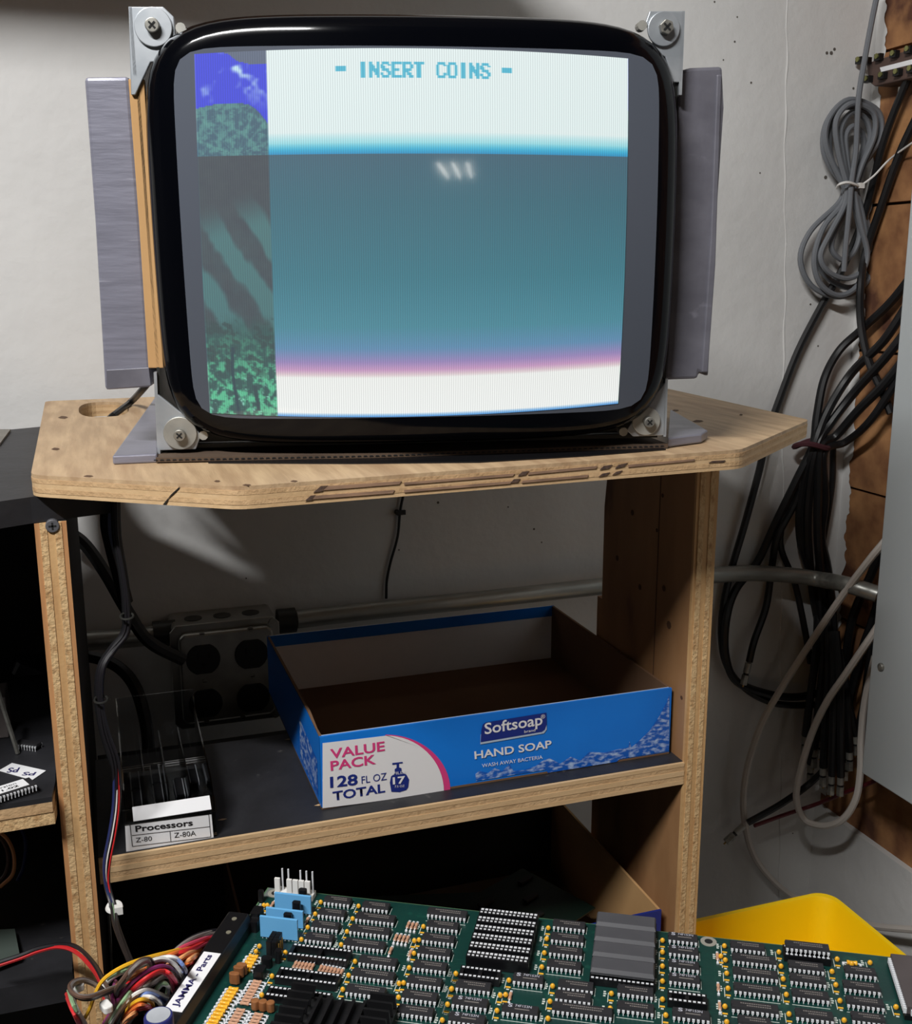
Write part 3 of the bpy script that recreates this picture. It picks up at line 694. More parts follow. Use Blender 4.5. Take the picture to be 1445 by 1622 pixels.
# ================================================================== CLEAR PARTS BOX
pbx0, pbx1 = onZ(202,1347,-.442).x, onZ(345,1331,-.442).x
pby0 = .8105; pby1 = pby0+.150; pbz = SZ+.0003
pbox = thing('clear_parts_box', ((pbx0+pbx1)/2, pby0, pbz), 'small clear acrylic box labelled Processors at the left end of the black shelf', 'box')
hz = pbz+.024; th = .0012
MB().box((pbx0,pby0,pbz),(pbx1,pby1,pbz+th)).build('bottom', m_clear, pbox)
MB().box((pbx0,pby0,pbz+th),(pbx1,pby0+th,hz)).build('front_wall', m_clear, pbox)
for x in (pbx0, pbx1-th):
    MB().prism([(x,pby0+th,pbz+th),(x,pby0+th,hz+.004),(x,pby0+.02,hz+.018),(x,pby1,hz+.028),(x,pby1,pbz+th)],(th,0,0)).build('side_wall', m_clear, pbox)
MB().box((pbx0,pby1,pbz+th),(pbx1,pby1+th,hz+.045)).build('back_wall', m_clear, pbox)
for k in (1,2,3):
    x = pbx0+(pbx1-pbx0)*k/4; MB().box((x,pby0+.028,pbz+th),(x+th,pby1,hz+.010)).build('divider', m_clear, pbox)
MB().box((pbx0+.004,pby0+.040,pbz+th),(pbx1-.002,pby0+.042,hz+.022)).build('divider', m_clear, pbox)
yl = pby0-.0006
def pf_(x, y, d=0): return onY(x, y, pby0-.0008-d)
lab = flat('label_card', m_paper, [pf_(200,1349),pf_(339,1332),pf_(335,1290),pf_(198,1306)], pbox)
z8 = lambda x, y: (140+x/3.8026, 1080+y/3.803)
for A, B in [((250,860),(725,798)),((262,926),(733,872)),((265,992),(738,934)),((250,860),(265,992)),((725,798),(738,934)),((492,902),(497,962))]:
    p, q = pf_(*z8(*A), .0003), pf_(*z8(*B), .0003); t = (q-p).normalized(); n_ = Vector((-t.z,0,t.x))*.00022
    flat('ruled_line', m_ink, [p-n_,q-n_,q+n_,p+n_], lab)
text_at('lettering', 'Processors', m_ink, pf_(*z8(285,905),.0003), pf_(*z8(630,866),.0003), pf_(*z8(281,868),.0003), lab, bold=.025)
text_at('lettering', 'Z-80', m_ink, pf_(*z8(286,968),.0003), pf_(*z8(383,957),.0003), pf_(*z8(285,940),.0003), lab)
text_at('lettering', 'Z-80A', m_ink, pf_(*z8(518,940),.0003), pf_(*z8(649,926),.0003), pf_(*z8(516,910),.0003), lab)
lipz = hz+.001
MB().prism([(pbx0-.002,pby0-.001,hz-.002),(pbx1+.001,pby0-.001,hz-.002),(pbx1+.001,pby0+.013,lipz+.003),(pbx0-.002,pby0+.013,lipz+.003)],(0,0,.0015)).build('sloping_lip', m_clear, pbox)
MB().prism([(pbx0+.006,pby0-.0005,hz+.0002),(pbx1-.003,pby0-.0005,hz+.0002),(pbx1-.003,pby0+.0125,lipz+.0048),(pbx0+.006,pby0+.0125,lipz+.0048)],(0,0,.0003)).build('white_insert', m_paper, pbox)
def loose_chip(loc, rz, npin, wide, label, group=None, rx=0):
    c = thing('loose_chip', loc, label, 'chip', group); c.rotation_euler = (rx,0,rz)
    dip_parts(c, npin, wide); return c
DIPM = {}
def dip_meshes(n, wide, m_):
    k = (n, wide, m_.name)
    if k in DIPM: return DIPM[k]
    L = n*.00254-.0004; bw = .0064 if wide < .01 else wide-.002; h0, h1, h2 = .0011, .0027, .0043
    b = MB(); a, w2 = L/2, bw/2; e = .0004
    rings = [(a-e,w2-e,h0),(a,w2,h1),(a-e,w2-e,h2)]
    for x, y, z in rings: b.v += [(-x,-y,z),(x,-y,z),(x,y,z),(-x,y,z)]
    b.f += [(3,2,1,0),(8,9,10,11)]
    for i in (0,4): b.f += [(i+j,i+(j+1)%4,i+4+(j+1)%4,i+4+j) for j in range(4)]
    b.box((-a-.0001,-.0009,h1+.0004),(-a+.0012,.0009,h2+.0001))
    body = b.mesh('chip_body', m_)
    p = MB()
    for i in range(n):
        x = (i-(n-1)/2)*.00254
        for sg in (-1,1):
            y0, y1 = sorted((sg*(w2-.0002), sg*wide/2))
            p.box((x-.0007,y0,h1-.00015),(x+.0007,y1,h1+.00015))
            y0, y1 = sorted((sg*(wide/2-.0001), sg*(wide/2+.0003)))
            p.box((x-.0007,y0,h1-.0012),(x+.0007,y1,h1+.00015)); p.box((x-.00028,y0,-.0012),(x+.00028,y1,h1-.0012))
    pins = p.mesh('pins', m_pin)
    DIPM[k] = (body, pins); return DIPM[k]
def dip_parts(parent, n, wide, m_=None):
    m_ = m_ or m_chip; body, pins = dip_meshes(n, wide, m_)
    b = link('chip_body', body, parent); p = stuff(link('pins', pins, b)); return b
for k, (fx, fy) in enumerate([(.16,.4),(.16,.75),(.42,.45),(.42,.8),(.68,.5),(.88,.72)]):
    c = loose_chip((pbx0+(pbx1-pbx0)*fx, pby0+.03+(pby1-pby0-.04)*fy, pbz+.0026), math.pi/2, 14, .00762, 'dark chip lying inside the clear Processors box', 'chips in the clear box')

# ================================================================== CONDUIT, OUTLET BOX, WALL WIRE
cy = YW-.034
cpts = [onY(x, y, cy) for x, y in ((470,981),(600,966),(750,951),(950,929),(1040,919),(1130,911))]
cpts += [onY(1190,908,cy), onY(1250,911,cy-.006), onY(1300,918,cy-.022), onX(1345,927,.972), onX(1390,941,.995)]
MB_c = MB().tube(cpts, .0115, 16, 6); tag(MB_c.build('steel_conduit', m_emt, smooth=True), 'steel conduit pipe bending from the back wall to the grey cabinet', 'pipe')
MB_c = MB().tube([onY(x, y, cy) for x, y in ((40,1025),(130,1016),(200,1011),(268,1004))], .0115, 16, 3)
tag(MB_c.build('steel_conduit', m_emt, smooth=True), 'short dark conduit stub left of the outlet box', 'pipe')
oy = YW-.060                                   # front of the box
ob = thing('outlet_box', onY(360,1140,YW-.03), 'square steel outlet box with four round sockets on the back wall', 'outlet box')
fx0, fx1 = onY(276,1060,oy).x, onY(440,1040,oy).x; fz1 = onY(360,985,oy).z; fz0 = onY(360,1143,oy).z
MB().box((fx0,oy,fz0),(fx1,YW-.001,fz1)).build('box_body', m_boxsteel, ob, bevel=.004)
for k in range(3):
    p = Vector((fx0+(fx1-fx0)*(.22+.28*k), (oy+YW)/2-.004, fz1)); MB().cyl(p-Vector((0,0,.0006)), p+Vector((0,0,.0008)), .0105, 18).build('knockout', m_steel, ob)
a_, c_ = fx1-fx0, .013
MB().cbox(((fx0+fx1)/2, oy-.0015, (fz0+fz1)/2), (a_+.006, fz1-fz0+.004, .003), Matrix.Rotation(math.pi/2,3,'X'), .008).build('cover_flange', m_boxsteel, ob, bevel=.001)
cov = MB().cbox(((fx0+fx1)/2, oy-.007, (fz0+fz1)/2), (a_-.012, fz1-fz0-.014, .010), Matrix.Rotation(math.pi/2,3,'X'), .006).build('raised_cover', m_boxsteel, ob, bevel=.003)
for i in (0,1):
    for j in (0,1):
        p = Vector((fx0+a_*(.27+.46*i), oy-.012, fz0+(fz1-fz0)*(.25+.44*j)))
        R = .0198; pr = []
        for k in range(28):
            t = 2*math.pi*k/28; pr.append((p.x+R*math.cos(t), p.y+.002, p.z+max(-R*.9,min(R*.9,R*math.sin(t)))))
        rc = MB().prism(pr, (0,-.0035,0)).build('socket_outlet', m_bakelite, ob, bevel=.0008)
        MB().box((p.x-.0075,p.y-.0018,p.z+.000),(p.x-.0055,p.y-.0014,p.z+.009)).box((p.x+.0055,p.y-.0018,p.z+.001),(p.x+.0075,p.y-.0014,p.z+.008)).cyl((p.x,p.y-.0014,p.z-.006),(p.x,p.y-.0018,p.z-.006),.0024,12).build('slots', m_recess, rc)
for (fx, fz) in ((.27,.94),(.73,.94),(.27,.47),(.73,.47),(.62,.06),(.27,.06)):
    p = Vector((fx0+a_*fx, oy-.012, fz0+(fz1-fz0)*fz)); s_ = MB().cyl(p, p-Vector((0,.0018,0)), .0032, 14).build('screw', m_bolt, ob)
    MB().box(p+Vector((-.0022,-.0021,-.0004)), p+Vector((.0022,-.0018,.0004))).build('slot', m_recess, s_)
for (px_, py_) in ((432,985),(436,1130)):
    p = onY(px_, py_, oy-.002); MB().cyl(p+Vector((0,.004,0)), p-Vector((0,.003,0)), .005, 14).build('cover_screw', m_bolt, ob)
pc = onY(455,983,cy); MB().cyl(pc-Vector((.012,0,0)), pc+Vector((.010,0,0)), .0155, 20).build('connector', m_steel, ob, smooth=True)
pc = onY(262,1003,cy); MB().cyl(pc-Vector((.014,0,0)), pc+Vector((.012,0,0)), .0155, 20).build('connector', m_steel, ob, smooth=True)
def cable(name, pts, r, m_, label, cat='cable', group=None, n=8, sub=6):
    return tag(MB().tube(pts, r, n, sub).build(name, m_, smooth=True), label, cat, group)
wpt = [(640,780),(634,810),(630,850),(619,890),(613,920),(612,948)]
cable('wall_wire', [onY(x, y, YW-.004) for x, y in wpt], .0018, m_cable, 'thin black wire running down the wall below the monitor', 'wire')
p = onY(634,811,YW-.003)
cl = thing('wire_clip', p, 'small dark clip holding the thin wire to the wall', 'clip')
MB().cyl(p+Vector((-.004,.003,0)), p+Vector((-.004,-.006,0)), .0035, 10).box(p+Vector((-.004,-.005,-.003)), p+Vector((.006,-.002,.003))).build('clip_body', m_cable, cl)

# ================================================================== ELECTRICAL CABINET, TERMINAL BAR
XE = .95; yE = onX(1380,1060,XE).y; zE0 = onX(1365,1223,XE).z; zE1 = 2.2
cab = thing('electrical_cabinet', (1.0, .8, zE0), 'plain grey sheet metal cabinet at the right edge, fixed to the side wall', 'cabinet')
MB().box((XE+.004,.30,zE0),(XC-.001,yE,zE1)).build('cabinet_body', m_cab, cab, bevel=.002)
MB().box((XE,.295,zE0-.001),(XE+.004,yE+.001,zE1)).build('cover_panel', m_cab, cab, bevel=.0015)
p = onX(1397,1056,XE); s_ = MB().tube([p+Vector((.002,0,0)),p-Vector((.002,0,0)),p-Vector((.0035,0,0)),p-Vector((.0042,0,0))],[.0052,.0052,.0042,.001],14,1).build('cover_screw', m_bolt, cab, smooth=True)
XT = XC-.030
tb = thing('terminal_bar', onX(1400,112,XT), 'brown terminal strip with rows of brass screws at the upper right corner', 'terminal strip')
t0, t1 = onX(1376,108,XT), onX(1376,128,XT)
def tbp(x, y, off=0): return onX(x, y, XT-off)
corner = [tbp(1372,100), tbp(1460,72), tbp(1460,120), tbp(1385,137), tbp(1376,130)]
MB().prism(corner, (.028,0,0)).build('bar', m_brownbar, tb, bevel=.002)
MB().prism([tbp(1394,107,.0008), tbp(1460,90,.0008), tbp(1460,98,.0008), tbp(1396,114,.0008)], (.0008,0,0)).build('paper_strip', m_paper, tb)
for (x, y) in [(1366,96),(1377,97),(1396,91),(1421,86),(1444,79),(1379,126),(1402,120),(1426,115),(1448,110)]:
    q = tbp(x, y, 0); s_ = MB().box(q+Vector((-.007,-.0055,-.0042)), q+Vector((0,.0055,.0042))).build('clamp', m_bakelite, tb)
    q2 = q+Vector((-.007,0,.0012)); MB().cyl(q2, q2-Vector((.0015,0,0)), .0034, 12).build('screw_head', m_brass, s_)
q = tbp(1427,138,-.012); MB().cyl(q, q+Vector((0,0,-.022)), .003, 8).build('stud', m_bolt, tb)

# ================================================================== CABLES ON THE RIGHT
W_ = onW
def wpts(P, off): return [W_(x, y, off if isinstance(off, float) else off) for x, y in P]
def wp3(P): return [W_(x, y, min(o_, .011+.002*(i%3)) if 860 < y < 965 and x < 1325 else o_) for i, (x, y, o_) in enumerate(P)]
# coil of grey cable: loops above and below a white tie
coil = thing('grey_cable_coil', W_(1340,470,.03), 'coil of grey cable tied in the middle, hanging in the wall corner', 'cable coil')
kn = (1347,297)
loops = [ [(1310,235),(1312,190),(1345,158),(1390,175),(1395,215),(1372,255)], [(1308,250),(1306,205),(1325,175)], [(1328,240),(1325,190),(1350,164),(1383,178),(1385,215),(1365,262)],
          [(1336,250),(1332,205),(1350,178),(1372,190),(1378,222),(1360,262)], [(1342,250),(1340,215),(1352,200),(1366,212),(1368,232),(1358,262)], [(1318,255),(1316,200),(1338,170),(1378,182),(1390,205),(1366,258)] ]
lows = [ [(1330,320),(1285,365),(1268,410),(1285,452),(1325,470),(1362,458),(1385,420),(1372,360),(1362,325)], [(1335,322),(1305,360),(1290,410),(1300,450),(1330,468),(1360,450),(1372,400),(1368,350)],
         [(1338,325),(1315,370),(1300,405),(1312,430),(1340,441),(1365,430),(1374,400),(1362,350)], [(1340,328),(1322,370),(1318,395),(1335,412),(1352,400),(1362,370),(1356,335)], [(1334,318),(1300,370),(1298,420),(1318,445),(1350,455),(1378,430),(1380,380),(1366,330)] ]
for i, lp_ in enumerate(loops):
    if i == 1: lp_ = lp_+[(1362,166),(1392,190),(1390,230),(1366,265)]
    off = [.030,.020,.036,.026,.022,.016][i]
    P = [(kn[0]-7+i*2.2, kn[1]+4)]+lp_+[(kn[0]+8-i*1.5, kn[1]+4)]
    MB().tube([onY(x, y, YW-off) for x, y in P], .0039, 8, 6).build('loop', m_cableg, coil, smooth=True)
for i, lp_ in enumerate(lows):
    off = [.022,.030,.036,.026,.018][i]
    P = [(kn[0]-8+i*2.2, kn[1]-6)]+lp_+[(kn[0]+8-i*1.8, kn[1]-6)]
    MB().tube([onY(x, y, YW-off) for x, y in P], .0039, 8, 6).build('loop', m_cableg, coil, smooth=True)
MB().tube([onY(x, y, YW-.043) for x, y in ((1395,-30),(1384,20),(1370,95),(1361,150),(1358,200),(1356,240),(1349,290),(1346,330),(1340,390),(1337,430))], .0038, 8, 6).build('feed_cable', m_cableg, coil, smooth=True)
tie = [onY(x, y, YW-o_) for x, y, o_ in ((1326,298,.024),(1330,292,.043),(1344,289,.050),(1360,294,.047),(1366,295,.036))]
tt_ = MB().tube(tie, .0019, 6, 4).build('cable_tie', m_white, coil, smooth=True)
q = onY(1364,294,YW-.046); MB().cbox(q, (.008,.006,.007)).build('tie_head', m_white, tt_)
MB().tube([q, onY(1385,278,YW-.055), onY(1410,252,YW-.06), onX(1450,223,XC-.03)], .0014, 6, 5).build('tie_tail', m_white, tt_, smooth=True)
# black cables: (pixel path, distance off the wall, radius, label)
blacks = [
 ([(1460,75,.02),(1432,140,.02),(1400,225,.02),(1370,340,.016),(1335,425,.012),(1305,478,.010),(1265,555,.010),(1236,630,.012),(1215,690,.020),(1203,745,.02),(1180,830,.02),(1158,905,.016),(1146,960,.016),(1143,1010,.016),(1152,1055,.016),(1180,1090,.016),(1215,1110,.016),(1250,1117,.02),(1300,1116,.02)], .0043, 'black cable passing behind the grey coil and down past the table corner'),
 ([(1460,170,.012),(1425,245,.012),(1395,330,.012),(1372,400,.016),(1364,450,.03),(1364,510,.03),(1376,570,.03),(1398,620,.03),(1412,655,.026)], .0046, 'black cable with a grey sheen dropping from the terminal strip to the cabinet edge'),
 ([(1450,430,.012),(1410,480,.016),(1365,522,.02),(1330,555,.02),(1306,600,.024),(1294,660,.03),(1288,705,.034),(1262,760,.03),(1228,830,.022),(1200,890,.02),(1165,935,.02),(1150,985,.022),(1150,1040,.022),(1168,1080,.022),(1220,1100,.022),(1262,1104,.022),(1306,1096,.022)], .0050, 'black cable curving in front of the white wall to the bundle at the table corner'),
 ([(1440,480,.02),(1400,540,.03),(1350,590,.03),(1312,650,.035),(1292,702,.040),(1272,770,.03),(1268,850,.03),(1290,930,.02),(1306,1000,.02)], .0052, 'uppermost black cable of the slanting bundle beside the clay blocks'),
 ([(1440,520,.025),(1400,570,.036),(1355,620,.036),(1318,668,.04),(1295,706,.042),(1282,780,.036),(1280,860,.036),(1290,950,.03),(1306,1020,.03)], .0052, 'second black cable of the slanting bundle beside the clay blocks'),
 ([(1440,560,.03),(1400,610,.04),(1360,650,.042),(1325,690,.044),(1300,708,.044),(1296,780,.042),(1296,860,.04),(1306,960,.036),(1318,1040,.03)], .0052, 'third black cable of the slanting bundle beside the clay blocks'),
 ([(1430,590,.03),(1380,665,.04),(1340,700,.04),(1306,716,.046),(1308,790,.04),(1302,850,.03),(1312,900,.03),(1320,980,.026),(1322,1060,.026)], .0046, 'lowest black cable of the slanting bundle beside the clay blocks'),
 ([(1286,712,.03),(1262,790,.026),(1232,850,.026),(1222,905,.03),(1214,960,.03),(1195,1015,.03),(1187,1048,.03)], .0044, 'black cable ending in a silver plug that hangs against the white wall'),
 ([(1284,715,.022),(1250,800,.02),(1236,860,.02),(1258,920,.018),(1272,980,.018),(1284,1050,.018)], .0040, 'thin black cable between the plug cable and the main bundle'),
 ([(1320,700,.02),(1318,770,.02),(1305,850,.022),(1296,900,.022),(1300,980,.024),(1310,1060,.024)], .0038, 'thin black cable behind the bundle near the paint edge'),
 ([(1398,868,.03),(1378,915,.024),(1352,975,.024),(1340,1040,.024),(1330,1100,.024),(1318,1160,.03)], .0052, 'black cable coming out from under the cabinet edge above the conduit'),
 ([(1400,920,.02),(1385,975,.02),(1366,1030,.02),(1350,1090,.02),(1338,1150,.03)], .0050, 'black cable hugging the clay blocks next to the cabinet'),
 ([(1385,1000,.014),(1376,1060,.014),(1368,1120,.014),(1352,1180,.02)], .0046, 'short black cable in the gap beside the cabinet screw'),
]
for P, r, lab_ in blacks: cable('black_cable', wp3(P), r*1.2, m_cable, lab_, 'cable', 'black cables in the wall corner')
q = W_(1289,705,.040)
tb2 = MB()
tb2.tube([q+Vector((.026*math.cos(t), .018*math.sin(t)+.004, .004*math.sin(2*t))) for t in [2*math.pi*k/14 for k in range(15)]], .004, 6, 2)
tag(tb2.build('velcro_tie', mat('maroon_strap', (82,40,48), rough=.8), smooth=True), 'maroon strap around the black cables at the table corner', 'cable tie')
# plugs (silver screw connectors)
def plug(p0, p1, label, group=None):
    p0, p1 = Vector(p0), Vector(p1); d = p1-p0
    e = thing('cable_plug', p0, label, 'plug', group)
    MB().cyl(p0, p0+d*.45, .0050, 12).build('crimp', m_zincD, e, smooth=True)
    MB().cyl(p0+d*.45, p0+d*.55, .0040, 12).build('band', m_cable, e)
    MB().cyl(p0+d*.55, p0+d, .0056, 6).build('nut', m_bolt, e)
    MB().cyl(p0+d, p0+d*1.12, .0012, 6).build('pin', m_gold, e)
plug(W_(1186,1050,.03), W_(1178,1084,.03), 'silver plug hanging on the black cable against the white wall')
cable('black_cable', wp3([(1330,1190,.05),(1290,1235,.05),(1240,1272,.05),(1185,1303,.045)]), .0052, m_cable, 'short black cable pointing down left with a silver plug on its end', 'cable', 'black cables in the wall corner')
plug(W_(1178,1308,.045), W_(1150,1334,.045), 'silver plug at the lower left end of the short black cable')
cable('red_cable', wp3([(1440,1205,.03),(1390,1235,.035),(1340,1255,.045),(1290,1275,.05),(1245,1290,.05),(1195,1308,.050)]), .0030, mat('dark_red_cable', (96,22,30), rough=.5), 'thin dark red cable crossing under the cabinet to the silver plug', 'cable')
# hanging bunch of cut cables ending in plugs
for k, (x0, y0, x1, y1, o_) in enumerate([(1296,960,1276,1165,.03),(1306,980,1290,1185,.045),(1312,980,1304,1215,.055),(1318,1000,1318,1228,.06),(1324,1000,1332,1230,.055),(1330,1030,1346,1190,.04),(1316,1040,1300,1170,.03),(1326,1060,1356,1165,.026),(1308,1040,1284,1210,.04),(1334,1060,1340,1205,.03)]):
    P = [(x0,y0,o_),((x0*2+x1)/3+4,(y0*2+y1)/3,o_+.008),((x0+2*x1)/3+2,(y0+2*y1)/3,o_+.008),(x1,y1,o_)]
    cable('hanging_cable', wp3(P), .0058, m_cable, 'black cable in the dark bunch hanging beside the cabinet corner', 'cable', 'cut cables in the hanging bunch')
    plug(W_(x1,y1-2,o_), W_(x1-2+k%3,y1+30,o_), 'silver plug at the bottom of the dark hanging bunch', 'plugs on the hanging bunch')
cable('white_cable', wp3([(1412,845,.07),(1398,862,.08),(1375,890,.085),(1330,950,.085),(1270,1040,.07),(1235,1095,.06),(1205,1150,.05),(1183,1220,.04),(1178,1285,.035),(1192,1350,.03),(1225,1395,.03),(1265,1425,.03),(1320,1448,.03),(1380,1466,.04)])+[onX(1450,1473,1.0)], .0050, m_cablew, 'long white cable sweeping from the cabinet edge down behind the yellow bin', 'cable', 'white cables')
cable('white_cable', wp3([(1402,975,.07),(1384,1003,.080),(1367,1028,.088),(1340,1068,.092),(1310,1112,.092),(1285,1165,.090),(1266,1230,.088),(1262,1268,.086),(1275,1298,.084),(1305,1308,.080),(1335,1298,.074),(1356,1265,.064),(1363,1220,.05),(1364,1170,.036),(1370,1110,.026),(1386,1040,.02)]), .0050, m_cablew, 'white cable forming a U loop below the cabinet corner', 'cable', 'white cables')
# ================================================================== YELLOW BIN
BZ = -.70
b00, b10, b11 = onZ(1100,1450,BZ), onZ(1312,1417,BZ), onZ(1412,1506,BZ)
byf = b10.y+.004; bxr = .768; bxl = .545; byn = .66; zr = Zc(BZ)
bin_ = thing('yellow_bin', ((bxl+bxr)/2, (byf+byn)/2, zr-.13), 'yellow plastic bin standing behind the right end of the green board', 'bin')
def rr(x0, y0, x1, y1, r, n=6):
    res = []
    for cx_, cy_, a0 in ((x1-r,y1-r,0),(x0+r,y1-r,90),(x0+r,y0+r,180),(x1-r,y0+r,270)):
        for k in range(n+1):
            t = math.radians(a0+90*k/n); res.append((cx_+r*math.cos(t), cy_+r*math.sin(t)))
    return res
v = []; f = []
prof_ = [(0,.0,0),(.004,0,.003),(.0,0,.004),(-.004,0,.002),(-.007,0,-.006),(-.022,0,-.125),(-.024,0,-.128)]
lay = [(.003,-.008),(.003,.0),(0,.003),(-.004,.002),(-.006,-.004),(-.020,-.120),(-.03,-.127)]
for d, z in lay:
    for (x, y) in rr(bxl-d, byn-d, bxr+d, byf+d, .022): v.append((x, y, zr+z))
n = len(v)//len(lay)
for i in range(len(lay)-1):
    for k in range(n): f.append((i*n+k, i*n+(k+1)%n, (i+1)*n+(k+1)%n, (i+1)*n+k))
f.append(tuple((len(lay)-1)*n+k for k in range(n)))
MB().add(v, f).build('tub', m_yellow, bin_, smooth=True)
v = []; f = []
for d, z in [(.003,-.008),(-.004,-.010),(-.016,-.125),(-.026,-.130)]:
    for (x, y) in rr(bxl-d, byn-d, bxr+d, byf+d, .022): v.append((x, y, zr+z))
for i in range(3):
    for k in range(n): f.append((i*n+k, i*n+(k+1)%n, (i+1)*n+(k+1)%n, (i+1)*n+k))
f.append(tuple(3*n+k for k in range(n)))
MB().add(v, f).build('outer_shell', m_yellow, bin_, smooth=True)
tag(MB().box((bxl+.04, byn+.04, 0), (bxr-.04, byf-.04, zr-.1302)).build('wooden_block', m_dark), 'dark block under the yellow bin', 'block')

# ================================================================== LOWER CARTON AND OLD BOARDS
lx1 = .4875; ly0 = onX(1048,1443,.4875).y; lz1 = Zc(-.600); lx0 = .10; ly1 = 1.075
lc = thing('lower_carton', ((lx0+lx1)/2, ly0, LZ), 'brown carton tray with a blue front on the dark lower shelf', 'carton')
MB().box((lx0,ly0,LZ+.0003),(lx1,ly1,LZ+.003)).build('bottom', m_cardD, lc)
MB().box((lx1-.0025,ly0+.0025,LZ+.003),(lx1,ly1,lz1)).build('side_wall', m_card, lc)
MB().box((lx0,ly0+.0025,LZ+.003),(lx0+.0025,ly1,lz1)).build('side_wall', m_cardD, lc)
MB().box((lx0,ly0,LZ+.003),(lx1,ly0+.0025,lz1)).build('front_wall', m_blueD, lc)
MB().box((lx0,ly1-.0025,LZ+.003),(lx1,ly1,lz1)).build('rear_wall', m_dark, lc)
for k, (x, y, rz) in enumerate([(.20,.93,.3),(.30,.97,-.2),(.38,.93,.5)]):
    b = thing('old_circuit_board', (x,y,LZ+.012+.018*k), ['dim circuit board lying in the lower carton, leftmost','dim circuit board in the middle of the lower carton','dim circuit board at the right of the lower carton'][k], 'circuit board', 'old boards in the lower carton')
    b.rotation_euler = (.06,.04,rz)
    e = link('board', MB().box((-.075,-.05,0),(.075,.05,.0016)).mesh('board', mat('dim_green_board', (18,36,28), rough=.5)), b)
    for i in range(6):
        c = link('chip_body', dip_meshes(8,.00762,m_chip)[0], b); c.location = (-.055+.022*i, -.02+.025*(i%3), .0016)

# ================================================================== LEFT CABLES AND WIRE LOOM
cable('black_cable', [onY(*p) for p in ((90,835,1.26),(130,858,1.25),(165,905,1.24),(200,965,1.22),(235,1015,1.21),(290,1045,1.22))], .0075, m_cable, 'thick black cable bending from the left panel to the outlet box', 'cable', 'black cables left of the outlet box')
cable('black_cable', [onY(*p) for p in ((95,1040,1.25),(140,1040,1.24),(185,1055,1.22),(215,1090,1.20),(232,1150,1.18),(236,1200,1.17))], .0070, m_cable, 'thick black cable arching down behind the clear Processors box', 'cable', 'black cables left of the outlet box')
cable('power_cord', [onY(*p) for p in ((172,790,.94),(170,830,.95),(178,870,.96),(190,915,.96),(200,955,.95))], .0060, m_cable, 'black cord hanging from under the left end of the table top', 'cable')
cable('monitor_lead', [onY(240,600,1.10), onY(225,618,1.11), onZ(208,636,-.131), onZ(190,650,-.134), onZ(176,661,-.139), onZ(170,668,-.16)], .0034, m_cable, 'black lead from behind the taped panel into the slot in the table top', 'cable')
loom = thing('wire_loom', onY(175,1440,.80), 'hanging loom of thin coloured wires with white ties in front of the shelf', 'wire loom')
path = [(184,790,.80),(186,850,.80),(196,910,.80),(201,955,.80),(200,1000,.80),(178,1030,.795),(161,1060,.79),(158,1110,.79),(166,1160,.79),(182,1210,.79),(184,1270,.79),(178,1320,.786),(170,1365,.782),(170,1400,.78),(180,1436,.77),(184,1465,.75),(196,1500,.72),(208,1530,.69),(214,1560,.67)]
cols = ['black','navy','black','green','white','black','black','red','black']
for k, cname in enumerate(cols):
    dx = (k-4)*1.25; P = []
    for i, (x, y, Y) in enumerate(path):
        w_ = 1.0 if 8 <= i <= 12 else .55
        P.append(onY(x+dx*w_+1.2*math.sin(i*.8+k*1.7), y, Y-.002*math.sin(k*2.1+i*.5)))
    if k in (1,3,4,7): P = P[8:]
    MB().tube(P, .00115 if cname in ('black','navy') else .0006, 6, 4).build('wire', WIRE[cname], loom, smooth=True)
MB().tube([onY(x-1, y, Y+.003) for x, y, Y in path[:10]], .0034, 8, 4).build('sleeve', m_cable, loom, smooth=True)
for (x, y, Y, s_) in ((201,976,.797,.45),(160,1108,.787,.45),(181,1437,.77,1)):
    q = onY(x, y, Y); t_ = MB().tube([q+Vector((.0046*math.cos(t), .0044*math.sin(t), .0012*math.sin(t))) for t in [2*math.pi*k/12 for k in range(13)]], .0019*s_, 6, 2).build('cable_tie', m_white if s_ == 1 else m_steel, loom, smooth=True)
    if s_ == 1: MB().cbox(q+Vector((.003,-.006,.001)), (.006,.005,.006)).build('tie_head', m_white, t_)

# ================================================================== LEFT BAY
def lsh(x, y, dz=0): return onZ(x, y, -.37+dz)
p = [lsh(*q, .0005) for q in ((-2,1221),(19,1209),(73,1221),(51,1236))]
card = thing('paper_label', p[0], 'small white paper label reading PS PS upside down on the left shelf', 'label')
MB().prism(p, (0,0,.0003)).build('paper', m_paper, card)
z6 = lambda x, y: (x/9.008, 1150+y/9.011)
for (xa, ya, xb, yb, xt, yt) in [(290,590,165,575,245,660),(525,655,380,635,480,705)]:
    bl_, br_, tl_ = lsh(*z6(xa,ya),.0010), lsh(*z6(xb-35,yb+20),.0010), lsh(*z6(xt,yt),.0010)
    text_at('lettering', 'PS', m_inkb, bl_, br_, tl_, card, bold=.02)
e = thing('labelled_chip', lsh(18,1258), 'long chip with a white paper label at the front of the left shelf', 'chip')
e.rotation_euler = (0,0,.42)
e.location = lsh(14,1262,.0040)+Vector((0,.006,.0))
dip_parts(e, 14, .01524)
MB_l = MB().box((-.019,-.006,.0044),(.0125,.006,.0047)); link('chip_label', MB_l.mesh('chip_label', m_paper), e)
tm = text_mesh('Version', m_ink); o_ = link('lettering', tm, e); o_.scale = (.018,.0028,1); o_.location = (-.012,.0008,.0049)
tm = text_mesh('1.02', m_ink, .02); o_ = link('lettering', tm, e); o_.scale = (.012,.003,1); o_.location = (-.006,-.0042,.0049)
e2 = loose_chip(lsh(46,1183,.0012), -.62, 8, .00762, 'small black chip lying loose at the back of the left shelf')
pl = [lsh(19,1192), lsh(27,1192)]
